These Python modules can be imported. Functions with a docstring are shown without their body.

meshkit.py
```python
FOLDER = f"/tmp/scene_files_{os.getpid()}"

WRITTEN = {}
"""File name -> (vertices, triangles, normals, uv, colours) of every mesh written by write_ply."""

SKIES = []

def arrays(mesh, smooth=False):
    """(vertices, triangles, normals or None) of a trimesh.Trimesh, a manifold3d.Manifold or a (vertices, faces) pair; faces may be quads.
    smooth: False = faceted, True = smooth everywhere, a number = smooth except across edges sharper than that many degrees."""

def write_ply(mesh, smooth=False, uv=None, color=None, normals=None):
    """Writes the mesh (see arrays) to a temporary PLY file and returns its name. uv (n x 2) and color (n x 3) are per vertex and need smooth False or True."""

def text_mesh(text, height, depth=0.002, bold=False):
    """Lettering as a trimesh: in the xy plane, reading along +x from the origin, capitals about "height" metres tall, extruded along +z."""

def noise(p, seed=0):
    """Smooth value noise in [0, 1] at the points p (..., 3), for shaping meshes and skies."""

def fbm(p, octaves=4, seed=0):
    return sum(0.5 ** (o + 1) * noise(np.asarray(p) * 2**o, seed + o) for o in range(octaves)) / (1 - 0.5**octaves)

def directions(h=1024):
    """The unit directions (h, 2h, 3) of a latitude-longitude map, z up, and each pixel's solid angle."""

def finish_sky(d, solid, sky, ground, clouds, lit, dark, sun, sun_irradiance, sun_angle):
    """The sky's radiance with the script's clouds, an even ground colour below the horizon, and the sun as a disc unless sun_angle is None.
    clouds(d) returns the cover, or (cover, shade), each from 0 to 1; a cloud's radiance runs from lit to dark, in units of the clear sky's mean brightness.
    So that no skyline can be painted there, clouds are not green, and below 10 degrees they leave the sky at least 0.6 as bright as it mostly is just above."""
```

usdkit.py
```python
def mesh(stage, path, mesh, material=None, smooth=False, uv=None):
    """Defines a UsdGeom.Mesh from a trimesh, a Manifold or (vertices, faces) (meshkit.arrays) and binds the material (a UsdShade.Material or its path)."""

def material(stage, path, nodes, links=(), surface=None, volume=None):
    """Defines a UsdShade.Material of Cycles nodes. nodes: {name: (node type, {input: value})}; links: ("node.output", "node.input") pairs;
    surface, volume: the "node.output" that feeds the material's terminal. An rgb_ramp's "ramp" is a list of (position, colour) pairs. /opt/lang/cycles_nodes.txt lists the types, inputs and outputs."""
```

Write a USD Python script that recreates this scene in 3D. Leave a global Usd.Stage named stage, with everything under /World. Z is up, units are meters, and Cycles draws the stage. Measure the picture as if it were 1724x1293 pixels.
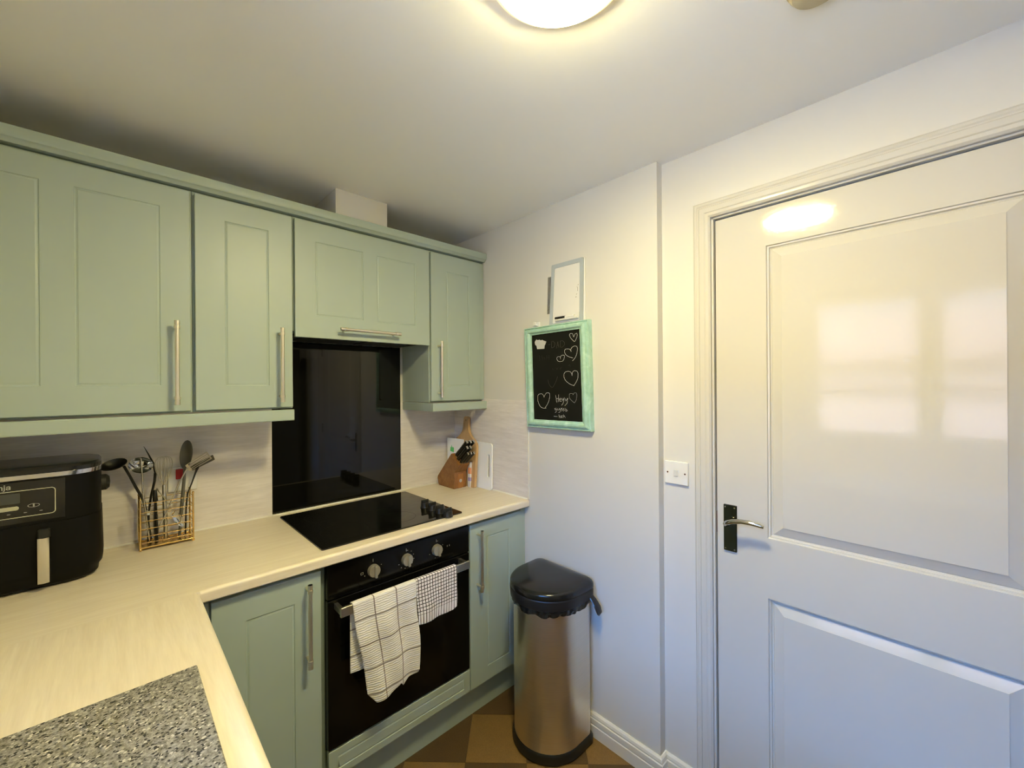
import math, random
import numpy as np
import trimesh
import manifold3d as m3
from shapely.geometry import Polygon, LineString, Point, box as sbox
from shapely import union_all
import usdkit, meshkit
from pxr import Usd, UsdGeom, UsdLux, UsdShade, Gf, Sdf, Vt

stage = Usd.Stage.CreateInMemory()
UsdGeom.SetStageUpAxis(stage, 'Z')
UsdGeom.SetStageMetersPerUnit(stage, 1.0)
UsdGeom.Xform.Define(stage, '/World')
UsdGeom.Scope.Define(stage, '/World/Looks')
random.seed(4)
np.random.seed(4)

# ---------------------------------------------------------------- camera, sky, sun, exposure
EXPOSURE = 0.24
CAM = np.array([-1.49466666, -2.07389024, 1.48439301])
yaw, pit, rol = math.radians(46.4124925), math.radians(-0.0238086), math.radians(-0.4005969)
F = np.array([math.cos(yaw) * math.cos(pit), math.sin(yaw) * math.cos(pit), math.sin(pit)])
R = np.array([math.sin(yaw), -math.cos(yaw), 0.0])
U = np.cross(R, F)
R2 = R * math.cos(rol) + U * math.sin(rol)
U2 = -R * math.sin(rol) + U * math.cos(rol)
cam = UsdGeom.Camera.Define(stage, '/World/camera')
cam.AddTransformOp().Set(Gf.Matrix4d(*R2, 0, *U2, 0, *(-F), 0, *CAM, 1))
cam.CreateHorizontalApertureAttr(36.0)
cam.CreateFocalLengthAttr(704.7588637 / 1724 * 36)
cam.CreateFStopAttr(0.0)
cam.CreateClippingRangeAttr(Gf.Vec2f(0.02, 500))
cam.CreateExposureAttr(EXPOSURE)

SKY = 6.6          # overcast-blue sky seen through the kitchen window
SUN = 6.5         # sun on the neighbour's brick wall
LAMP = 132.0        # ceiling lamp diffuser
dome = UsdLux.DomeLight.Define(stage, '/World/sky')
dome.CreateIntensityAttr(SKY)
dome.CreateColorAttr(Gf.Vec3f(0.12, 0.37, 1.0))
sun = UsdLux.DistantLight.Define(stage, '/World/sun')
sun.CreateIntensityAttr(SUN)
sun.CreateColorAttr(Gf.Vec3f(1.0, 0.90, 0.74))
sun.CreateAngleAttr(0.53)
sun.CreateNormalizeAttr(True)
sun.AddRotateXYZOp().Set(Gf.Vec3f(0, 24, 18))     # shines towards -x, over our own roof, onto the house opposite

# ---------------------------------------------------------------- materials
L = '/World/Looks/'
def lin(r, g, b):
    f = lambda c: c / 12.92 if c <= .04045 else ((c + .055) / 1.055) ** 2.4
    return (f(r / 255), f(g / 255), f(b / 255))

def plain(name, col, rough=.5, metallic=0.0, **kw):
    """principled with a faint procedural variation and an optional fine bump: bump=(scale, strength, distance)"""
    bump = kw.pop('bump', None)
    vary = kw.pop('vary', .04)
    vs = kw.pop('vscale', 6.0)
    dark = tuple(c * (1 - vary) for c in col)
    lite = tuple(min(1, c * (1 + vary)) for c in col)
    nodes = {'g': ('geometry', {}),
             'n': ('noise_texture', {'scale': vs, 'detail': 3.0}),
             'm': ('mix_color', {'a': dark, 'b': lite}),
             'p': ('principled_bsdf', {'roughness': rough, 'metallic': metallic, **kw})}
    links = [('g.position', 'n.vector'), ('n.fac', 'm.fac'), ('m.result', 'p.base_color')]
    if bump:
        nodes['bn'] = ('noise_texture', {'scale': bump[0], 'detail': 2.0})
        nodes['b'] = ('bump', {'strength': bump[1], 'distance': bump[2]})
        links += [('g.position', 'bn.vector'), ('bn.fac', 'b.height'), ('b.normal', 'p.normal')]
    return usdkit.material(stage, L + name, nodes, links, surface='p.BSDF')

def grained(name, c1, c2, stretch, scale=1.0, rough=.4, rot=(0, 0, 0), bump=0.0, **kw):
    """wood grain: noise squeezed along one axis"""
    nodes = {'g': ('geometry', {}),
             'mp': ('mapping', {'scale': stretch, 'rotation': rot}),
             'n': ('noise_texture', {'scale': 6.0 * scale, 'detail': 6.0, 'roughness': .62, 'distortion': .35}),
             'n2': ('noise_texture', {'scale': 24.0 * scale, 'detail': 4.0, 'roughness': .6}),
             'r': ('rgb_ramp', {'ramp': [(0.30, c1), (0.70, c2)]}),
             'r2': ('rgb_ramp', {'ramp': [(0.30, (.93, .93, .93)), (0.7, (1, 1, 1))]}),
             'm': ('mix_color', {'blend_type': 'multiply', 'fac': 1.0}),
             'p': ('principled_bsdf', {'roughness': rough, **kw})}
    links = [('g.position', 'mp.vector'), ('mp.vector', 'n.vector'), ('mp.vector', 'n2.vector'), ('n.fac', 'r.fac'), ('n2.fac', 'r2.fac'),
             ('r.color', 'm.a'), ('r2.color', 'm.b'), ('m.result', 'p.base_color')]
    if bump:
        nodes['b'] = ('bump', {'strength': bump, 'distance': .0006})
        links += [('n2.fac', 'b.height'), ('b.normal', 'p.normal')]
    return usdkit.material(stage, L + name, nodes, links, surface='p.BSDF')

M = {}
M['wall'] = plain('wall_paint', (.635, .625, .60), .55, vary=.012, vscale=2, bump=(220, .10, .001))
M['ceiling'] = plain('ceiling_paint', (.90, .89, .87), .6, vary=.012, vscale=2, bump=(160, .12, .001))
M['gloss'] = plain('white_gloss_paint', (.575, .56, .525), .075, vary=.01, vscale=3, bump=(95, .08, .0011), specular_ior_level=.55)
M['trim'] = plain('white_trim_paint', (.68, .67, .64), .22, vary=.01, bump=(90, .05, .001))
M['sage'] = plain('sage_paint', (.38, .46, .42), .42, vary=.025, vscale=9, bump=(300, .05, .0006))
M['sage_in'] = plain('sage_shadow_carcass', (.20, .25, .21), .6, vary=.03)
M['worktop'] = grained('worktop_laminate', (.73, .64, .51), (.81, .735, .61), (.55, 8.0, 8.0), 1.1, .38)
M['worktop_y'] = grained('worktop_laminate_along', (.73, .64, .51), (.81, .735, .61), (8.0, .55, 8.0), 1.1, .38)
M['splash'] = grained('pale_wood_panel', (.66, .62, .60), (.80, .765, .745), (.9, .9, 9.0), 1.0, .42)
M['sealant'] = plain('white_sealant', (.74, .72, .66), .4)
M['black_glass'] = plain('black_glass', (.004, .004, .004), .03, vary=0, specular_ior_level=.48)
M['hob_glass'] = plain('hob_glass', (.0045, .0045, .005), .04, vary=0, specular_ior_level=.6)
M['oven_glass'] = plain('oven_glass', (.003, .003, .0035), .12, vary=0, specular_ior_level=.25)
M['black_plastic'] = plain('black_plastic', (.010, .010, .011), .38, vary=.05)
M['black_matte'] = plain('black_matte', (.009, .009, .009), .55, vary=.05)
M['black_gloss'] = plain('black_gloss_plastic', (.008, .008, .008), .16, vary=0)
M['fryer'] = plain('fryer_shell', (.003, .0029, .0027), .48, specular_ior_level=.16, vary=.03)
M['nylon'] = plain('dark_nylon', (.012, .011, .010), .35)
M['grey_nylon'] = plain('grey_nylon', (.11, .105, .09), .32)
M['nickel'] = plain('brushed_nickel', (.80, .74, .62), .34, 1.0, vary=.03, vscale=60)
M['steel'] = plain('polished_steel', (.66, .64, .60), .14, 1.0, vary=.02)
M['satin'] = plain('satin_steel', (.60, .57, .50), .34, 1.0, vary=.03)
M['chrome'] = plain('chrome', (.60, .60, .60), .05, 1.0, vary=0)
M['plate'] = plain('dark_chrome', (.10, .105, .10), .06, 1.0, vary=0)
M['gold'] = plain('gold_wire', (.78, .53, .20), .20, 1.0, vary=.05)
M['champagne'] = plain('champagne_knob', (.50, .46, .36), .35, .7, vary=.03)
M['white_plastic'] = plain('white_plastic', (.74, .74, .74), .32, vary=.01)
M['board_white'] = plain('white_chopping_plastic', (.86, .89, .93), .45, vary=.02)
M['beech'] = grained('beech_wood', (.50, .31, .14), (.62, .41, .21), (8.0, 8.0, .7), 2.0, .45)
M['block_wood'] = grained('dark_block_wood', (.20, .078, .018), (.33, .145, .042), (9.0, 2.2, 2.0), 3.0, .30, rot=(.8, 0, 0))
M['slate'] = plain('chalkboard_slate', (.005, .0055, .005), .55, vary=.35, vscale=14, specular_ior_level=.25)
M['chalk'] = plain('chalk', (.50, .51, .51), .9, vary=.25, vscale=400)
M['chalk_faint'] = plain('rubbed_chalk', (.045, .047, .047), .9, vary=.4, vscale=300)
M['chalk_mid'] = plain('thin_chalk', (.26, .26, .26), .9, vary=.35, vscale=300)
M['pale_blue'] = plain('pale_blue_plastic', (.40, .45, .50), .45)
M['print_grey'] = plain('grey_print', (.34, .34, .30), .5)
M['print_cream'] = plain('cream_print', (.42, .42, .30), .5)
M['display'] = plain('grey_display', (.05, .055, .05), .25)
M['red'] = plain('red_rocker', (.42, .008, .012), .3)
M['brown_dark'] = plain('screw_brown', (.06, .02, .015), .4)
M['green'] = plain('green_print', (.10, .55, .16), .5)
M['orange'] = plain('orange_print', (.75, .25, .06), .5)
M['violet'] = plain('violet_print', (.25, .22, .55), .5)
M['bag'] = plain('bin_liner', (.012, .012, .013), .18, vary=.1, bump=(40, .5, .004))
M['alarm'] = plain('alarm_plastic', (.52, .44, .28), .45)
M['upvc'] = plain('window_plastic', (.72, .72, .72), .3)
M['tarmac'] = plain('paving', (.60, .54, .44), .9, vary=.15)
M['band'] = plain('rendered_band', (.16, .09, .065), .9, vary=.1)
M['roof'] = plain('roof_tiles', (.10, .07, .06), .9, vary=.2)
M['fridge'] = plain('fridge_grey', (.06, .06, .06), .35)

# mint frame: brushed streaks
M['mint'] = usdkit.material(stage, L + 'mint_wash', {
    'g': ('geometry', {}), 'n': ('noise_texture', {'scale': 22.0, 'detail': 5.0, 'roughness': .65, 'distortion': .6}),
    'r': ('rgb_ramp', {'ramp': [(.30, (.29, .49, .41)), (.55, (.38, .60, .52)), (.75, (.55, .74, .67))]}),
    'p': ('principled_bsdf', {'roughness': .5})},
    [('g.position', 'n.vector'), ('n.fac', 'r.fac'), ('r.color', 'p.base_color')], surface='p.BSDF')
# brushed stainless: vertical banding is only in roughness, the look comes from the reflections
M['stainless'] = usdkit.material(stage, L + 'brushed_stainless', {
    'g': ('geometry', {}), 'mp': ('mapping', {'scale': (1.0, 1.0, 60.0)}), 'n': ('noise_texture', {'scale': 14.0, 'detail': 3.0}),
    'r': ('rgb_ramp', {'ramp': [(.3, (.33, .33, .33)), (.7, (.35, .35, .35))]}),
    'p': ('principled_bsdf', {'metallic': 1.0, 'base_color': (.76, .71, .62), 'anisotropic': .0})},
    [('g.position', 'mp.vector'), ('mp.vector', 'n.vector'), ('n.fac', 'r.fac'), ('r.color', 'p.roughness')], surface='p.BSDF')
# speckled granite
M['granite'] = usdkit.material(stage, L + 'granite', {
    'g': ('geometry', {}),
    'n': ('noise_texture', {'scale': 150.0, 'detail': 5.0, 'roughness': .75}),
    'r': ('rgb_ramp', {'ramp': [(.36, (.085, .08, .07)), (.50, (.225, .217, .203)), (.64, (.37, .36, .34))]}),
    'v': ('voronoi_texture', {'scale': 300.0, 'randomness': 1.0}),
    'sv': ('separate_color', {}),
    'lt': ('math', {'math_type': 'greater_than', 'value2': .87}),
    'gt': ('math', {'math_type': 'less_than', 'value2': .06}),
    'm1': ('mix_color', {'b': (.03, .03, .035)}), 'm2': ('mix_color', {'b': (.50, .48, .45)}),
    'p': ('principled_bsdf', {'roughness': .32})},
    [('g.position', 'n.vector'), ('g.position', 'v.vector'), ('n.fac', 'r.fac'), ('v.color', 'sv.color'), ('sv.r', 'lt.value1'), ('sv.g', 'gt.value1'),
     ('r.color', 'm1.a'), ('lt.value', 'm1.fac'), ('m1.result', 'm2.a'), ('gt.value', 'm2.fac'), ('m2.result', 'p.base_color')], surface='p.BSDF')

def tile_mat(name, c):
    return usdkit.material(stage, L + name, {
        'g': ('geometry', {}), 'n': ('noise_texture', {'scale': 260.0, 'detail': 4.0, 'roughness': .75}), 'n2': ('noise_texture', {'scale': 14.0, 'detail': 3.0}),
        'r': ('rgb_ramp', {'ramp': [(.3, tuple(x * .72 for x in c)), (.7, tuple(x * 1.25 for x in c))]}),
        'r2': ('rgb_ramp', {'ramp': [(.3, (.88, .88, .88)), (.7, (1, 1, 1))]}), 'm': ('mix_color', {'blend_type': 'multiply', 'fac': 1.0}),
        'b': ('bump', {'strength': .25, 'distance': .001}), 'p': ('principled_bsdf', {'roughness': .6})},
        [('g.position', 'n.vector'), ('g.position', 'n2.vector'), ('n.fac', 'r.fac'), ('n2.fac', 'r2.fac'), ('r.color', 'm.a'), ('r2.color', 'm.b'),
         ('m.result', 'p.base_color'), ('n.fac', 'b.height'), ('b.normal', 'p.normal')], surface='p.BSDF')
M['tile_light'] = tile_mat('floor_tile_tan', (.20, .115, .036))
M['tile_dark'] = tile_mat('floor_tile_brown', (.082, .046, .016))

def check_mat(name, base, line, pitch, w, off=(0, 0), vmax=None, rib=0.0, redtint=None):
    """woven check from uv in metres; below vmax only the lengthwise lines go on"""
    n = {'u': ('uvmap', {'attribute': 'st'}), 's': ('separate_xyz', {})}
    l = [('u.UV', 's.vector')]
    for a, o, i in (('x', off[0], 0), ('y', off[1], 1)):
        n['a' + a] = ('math', {'math_type': 'add', 'value2': o})
        n['d' + a] = ('math', {'math_type': 'divide', 'value2': pitch[i]})
        n['f' + a] = ('math', {'math_type': 'fraction'})
        n['c' + a] = ('math', {'math_type': 'less_than', 'value2': w[i] / pitch[i]})
        l += [('s.' + a, f'a{a}.value1'), (f'a{a}.value', f'd{a}.value1'), (f'd{a}.value', f'f{a}.value1'), (f'f{a}.value', f'c{a}.value1')]
    ysrc = 'cy.value'
    if vmax is not None:
        n['vm'] = ('math', {'math_type': 'less_than', 'value2': vmax})
        n['vy'] = ('math', {'math_type': 'multiply'})
        l += [('s.y', 'vm.value1'), ('cy.value', 'vy.value1'), ('vm.value', 'vy.value2')]
        ysrc = 'vy.value'
    n['mx'] = ('math', {'math_type': 'maximum'})
    n['m'] = ('mix_color', {'a': base, 'b': line})
    n['p'] = ('principled_bsdf', {'roughness': .9, 'sheen_weight': .1})
    n['wv'] = ('wave_texture', {'wave_type': 'bands', 'bands_direction': 'y', 'scale': 40.0, 'distortion': 3.0, 'detail': 2.0, 'detail_scale': 1.5})
    n['b'] = ('bump', {'strength': rib, 'distance': .0015})
    l += [('cx.value', 'mx.value1'), (ysrc, 'mx.value2'), ('mx.value', 'm.fac'), ('m.result', 'p.base_color'), ('u.UV', 'wv.vector'), ('wv.fac', 'b.height'), ('b.normal', 'p.normal')]
    return usdkit.material(stage, L + name, n, l, surface='p.BSDF')
M['towel_grid'] = check_mat('towel_windowpane', (.80, .78, .78), (.27, .235, .235), (.086, .092), (.0048, .0052), (.014, .008), rib=.5)
M['towel_check'] = check_mat('towel_small_check', (.80, .76, .79), (.035, .022, .032), (.0128, .0133), (.0027, .0027), (.006, .003), vmax=.158, rib=.08)

M['brick'] = usdkit.material(stage, L + 'far_brick', {
    'g': ('geometry', {}), 'sp': ('separate_xyz', {}), 'cb': ('combine_xyz', {}),
    'br': ('brick_texture', {'scale': 1.0, 'brick_width': .225, 'row_height': .075, 'mortar_size': .006, 'color1': (.66, .33, .21), 'color2': (.72, .38, .25), 'mortar': (.44, .37, .30)}),
    'p': ('principled_bsdf', {'roughness': .9})},
    [('g.position', 'sp.vector'), ('sp.y', 'cb.x'), ('sp.z', 'cb.y'), ('cb.vector', 'br.vector'), ('br.color', 'p.base_color')], surface='p.BSDF')
M['pane'] = usdkit.material(stage, L + 'window_pane', {
    't': ('transparent_bsdf', {'color': (.97, .98, .97)}), 'gl': ('glossy_bsdf', {'roughness': 0.0, 'color': (1, 1, 1)}), 'f': ('fresnel', {'IOR': 1.45}), 'x': ('mix_closure', {})},
    [('f.fac', 'x.fac'), ('t.BSDF', 'x.closure1'), ('gl.BSDF', 'x.closure2')], surface='x.closure')
M['lamp'] = usdkit.material(stage, L + 'lamp_diffuser', {'e': ('emission', {'color': (1.0, .85, .40), 'strength': LAMP})}, [], surface='e.emission')

# ---------------------------------------------------------------- mesh helpers (all in world coordinates)
cat = trimesh.util.concatenate
def tm(man):
    if isinstance(man, trimesh.Trimesh):
        return man
    m = man.to_mesh()
    return trimesh.Trimesh(np.array(m.vert_properties[:, :3]), np.array(m.tri_verts), process=False)
def mani(t):
    t = t.copy(); t.merge_vertices()
    return m3.Manifold(m3.Mesh(np.asarray(t.vertices, np.float32), np.asarray(t.faces, np.uint32)))
def bx(x0, x1, y0, y1, z0, z1, ch=0.0):
    x0, x1 = min(x0, x1), max(x0, x1); y0, y1 = min(y0, y1), max(y0, y1); z0, z1 = min(z0, z1), max(z0, z1)
    if not ch:
        return trimesh.creation.box(bounds=[[x0, y0, z0], [x1, y1, z1]])
    p = []
    for x, sx in ((x0, 1), (x1, -1)):
        for y, sy in ((y0, 1), (y1, -1)):
            for z, sz in ((z0, 1), (z1, -1)):
                p += [(x, y + sy * ch, z + sz * ch), (x + sx * ch, y, z + sz * ch), (x + sx * ch, y + sy * ch, z)]
    return trimesh.Trimesh(p, process=False).convex_hull
def basis(d):
    d = np.asarray(d, float); d = d / np.linalg.norm(d)
    a = np.cross(d, [0, 0, 1.0] if abs(d[2]) < .9 else [1.0, 0, 0]); a /= np.linalg.norm(a)
    return d, a, np.cross(d, a)
def cyl(p0, p1, r0, r1=None, n=20):
    return tube([p0, p1], [r0, r0 if r1 is None else r1], n)
def tube(pts, r, n=10, flat=None):
    """swept round (or flattened) tube with end caps; r number or list; flat=(scale along a, scale along b) of the section"""
    P = np.asarray(pts, float); k = len(P)
    r = np.full(k, r, float) if np.ndim(r) == 0 else np.asarray(r, float)
    T = np.gradient(P, axis=0) if k > 2 else np.tile(P[1] - P[0], (k, 1))
    T /= np.linalg.norm(T, axis=1, keepdims=True)
    _, a, b = basis(T[0])
    fl = flat or (1, 1)
    ang = np.linspace(0, 2 * np.pi, n, endpoint=False)
    V = []
    for i in range(k):
        a = a - T[i] * (a @ T[i]); a /= np.linalg.norm(a); b = np.cross(T[i], a)
        V.append(P[i] + r[i] * (np.cos(ang)[:, None] * a * fl[0] + np.sin(ang)[:, None] * b * fl[1]))
    V = np.vstack(V + [P[:1], P[-1:]])
    Fc = []
    for i in range(k - 1):
        for j in range(n):
            q = (i * n + j, i * n + (j + 1) % n, (i + 1) * n + (j + 1) % n, (i + 1) * n + j)
            Fc += [(q[0], q[1], q[2]), (q[0], q[2], q[3])]
    c0, c1 = k * n, k * n + 1
    for j in range(n):
        Fc += [(c0, (j + 1) % n, j), (c1, (k - 1) * n + j, (k - 1) * n + (j + 1) % n)]
    return trimesh.Trimesh(V, Fc, process=False)
def lathe(prof, c, n=40, axis=(0, 0, 1)):
    """profile [(radius, height)...] turned round the axis through c, open ends closed to the axis"""
    d, a, b = basis(axis)
    ang = np.linspace(0, 2 * np.pi, n, endpoint=False); V = []
    for r, h in prof:
        V.append(np.asarray(c) + d * h + max(r, 1e-5) * (np.cos(ang)[:, None] * a + np.sin(ang)[:, None] * b))
    k = len(prof); Fc = []
    for i in range(k - 1):
        for j in range(n):
            q = (i * n + j, i * n + (j + 1) % n, (i + 1) * n + (j + 1) % n, (i + 1) * n + j)
            Fc += [(q[0], q[1], q[2]), (q[0], q[2], q[3])]
    return trimesh.Trimesh(np.vstack(V), Fc, process=False)
def extrude(poly, h, M4):
    """shapely polygon (u, v) pushed h along w; M4 = (origin, u axis, v axis, w axis)"""
    out = []
    for g in getattr(poly, 'geoms', [poly]):
        if g.is_empty: continue
        out.append(trimesh.creation.extrude_polygon(g, h, engine='earcut'))
    m = cat(out)
    o, u, v, w = (np.asarray(q, float) for q in M4)
    vv = m.vertices
    m.vertices = o + vv[:, :1] * u + vv[:, 1:2] * v + vv[:, 2:3] * w
    if np.dot(np.cross(u, v), w) < 0:
        m.faces = m.faces[:, ::-1]
    return m
def prism(pts, a0, a1, axis):
    """profile polygon pushed along an axis: axis x: pts (y, z); axis y: pts (x, z); axis z: pts (x, y)"""
    P = Polygon(pts)
    e = np.eye(3)
    if axis == 'x': return extrude(P, a1 - a0, ((a0, 0, 0), e[1], e[2], e[0]))
    if axis == 'y': return extrude(P, a1 - a0, ((0, a0, 0), e[0], e[2], e[1]))
    return extrude(P, a1 - a0, ((0, 0, a0), e[0], e[1], e[2]))
def rrect(x0, x1, y0, y1, r, n=6):
    return sbox(x0 + r, y0 + r, x1 - r, y1 - r).buffer(r, quad_segs=n)
def ring_cut(x0, x1, z0, z1, sect):
    """closed mitred ring in (u=x, v=z, w=depth): sect = [(inset, depth)...] closed polygon"""
    k = len(sect); V = []
    for o, d in sect:
        V += [(x0 + o, z0 + o, d), (x1 - o, z0 + o, d), (x1 - o, z1 - o, d), (x0 + o, z1 - o, d)]
    Fc = []
    for i in range(k):
        j = (i + 1) % k
        for c in range(4):
            e = (c + 1) % 4
            Fc += [(i * 4 + c, i * 4 + e, j * 4 + e), (i * 4 + c, j * 4 + e, j * 4 + c)]
    m = trimesh.Trimesh(V, Fc, process=False)
    if m.volume < 0: m.faces = m.faces[:, ::-1]
    return mani(m)
def panel_door(w, h, t, panels, sect, ch=.0015):
    """slab 0..w x 0..h (u, v), front at w-axis 0 and back at +t, with routed rings"""
    s = mani(bx(0, w, 0, h, 0, t, ch))
    for (a, b, c, d) in panels:
        s = s - ring_cut(a, b, c, d, sect)
    return tm(s)
def place(m, o, u, v, w):
    m = m.copy(); o, u, v, w = (np.asarray(q, float) for q in (o, u, v, w)); vv = np.asarray(m.vertices)
    m.vertices = o + vv[:, :1] * u + vv[:, 1:2] * v + vv[:, 2:3] * w
    if np.dot(np.cross(u, v), w) < 0: m.faces = m.faces[:, ::-1]
    return m
EX, EY, EZ = np.eye(3)

# ---------------------------------------------------------------- prim helpers
USED = {}
def numbered(parent, name):
    k = (parent, name); n = USED.get(k, 0); USED[k] = n + 1
    return f'{parent}/{name}' if n == 0 else f'{parent}/{name}_{n:03d}'
ORIGIN = {}
def keys(p, label=None, category=None, group=None, kind=None):
    for k, v in (('label', label), ('category', category), ('group', group), ('kind', kind)):
        if v: p.SetCustomDataByKey(k, v)
def thing(name, label, category, loc=(0, 0, 0), group=None, kind=None):
    path = numbered('/World', name)
    x = UsdGeom.Xform.Define(stage, path); x.AddTranslateOp().Set(Gf.Vec3d(*map(float, loc)))
    keys(x.GetPrim(), label, category, group, kind); ORIGIN[path] = np.asarray(loc, float)
    return path
def part(parent, name, mesh, mat, label=None, smooth=30, uv=None, kind=None):
    path = numbered(parent, name)
    m = tm(mesh).copy(); m.vertices = np.asarray(m.vertices) - ORIGIN[parent]
    ORIGIN[path] = ORIGIN[parent]
    p = usdkit.mesh(stage, path, m, M[mat] if isinstance(mat, str) else mat, smooth=smooth, uv=uv)
    keys(p.GetPrim(), label, kind=kind)
    return path
def single(name, mesh, mat, label=None, category=None, group=None, kind=None, smooth=30, uv=None):
    path = numbered('/World', name)
    p = usdkit.mesh(stage, path, tm(mesh), M[mat], smooth=smooth, uv=uv)
    keys(p.GetPrim(), label, category, group, kind); ORIGIN[path] = np.zeros(3)
    return path
def dup(src, loc, label, rotz=0):
    base = src.rsplit('/', 1)[1]
    path = numbered('/World', base)
    x = UsdGeom.Xform.Define(stage, path)
    x.GetPrim().GetReferences().AddInternalReference(src)
    x.ClearXformOpOrder()
    x.AddTranslateOp(opSuffix='at').Set(Gf.Vec3d(*map(float, loc)))
    x.GetPrim().SetInstanceable(True)
    was = stage.GetPrimAtPath(src).GetCustomData()
    keys(x.GetPrim(), label, was.get('category'), was.get('group'))
    return path

# ---------------------------------------------------------------- room shell
ZF, ZC = -.03, 2.323            # floor, ceiling
XL, YB = -1.94, -3.05           # left wall, wall behind the camera
YS, XS = -1.3067, .039         # step in the right-hand wall
WTH = .14
# floor with diagonal checker tiles
fl = thing('floor', None, None, (0, 0, ZF), kind='structure')
part(fl, 'floor_slab', bx(XL - WTH, .2, YB - WTH, WTH, ZF - .10, ZF - .004), 'tile_dark')
D0, D1, TS = .2423, -1.207, .2447 * math.sqrt(2)     # lattice lines x-y = D0 + i*TS, x+y = D1 + j*TS
room = sbox(XL, YB, .03, .0)
for i in range(-9, 14):
    for j in range(-13, 6):
        a0, a1, b0, b1 = D0 + i * TS, D0 + (i + 1) * TS, D1 + j * TS, D1 + (j + 1) * TS
        q = Polygon([((b + a) / 2, (b - a) / 2) for a, b in ((a0, b0), (a1, b0), (a1, b1), (a0, b1))])
        g = q.buffer(-.0006).intersection(room)
        if g.is_empty or g.area < 1e-4 or g.centroid.x < -1.40: continue
        part(fl, 'floor_tile', extrude(g, .004, ((0, 0, ZF - .004), EX, EY, EZ)), 'tile_light' if (i + j) % 2 == 0 else 'tile_dark', smooth=False)
single('ceiling', bx(XL - WTH, .2, YB - WTH, WTH, ZC, ZC + .12), 'ceiling', kind='structure', smooth=False)
single('wall_back', bx(XL - WTH, .2, 0, WTH, ZF - .1, ZC), 'wall', kind='structure', smooth=False)
single('wall_front', bx(XL - WTH, .2, YB - WTH, YB, ZF - .1, ZC), 'wall', kind='structure', smooth=False)
# right wall: thick part with the chalkboard, then set back round the door
DY0, DY1, DZ1 = -1.4925, -2.371, 2.0625      # lining opening
wr = thing('wall_right', None, None, (0, 0, ZF), kind='structure')
part(wr, 'thick_section', bx(0, .2, YS, 0, ZF - .1, ZC), 'wall', smooth=False)
part(wr, 'recessed_section', cat([bx(XS, .2, DY0, YS, ZF - .1, ZC), bx(XS, .2, DY1, DY0, DZ1, ZC), bx(XS, .2, YB, DY1, ZF - .1, ZC)]), 'wall', smooth=False)
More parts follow.
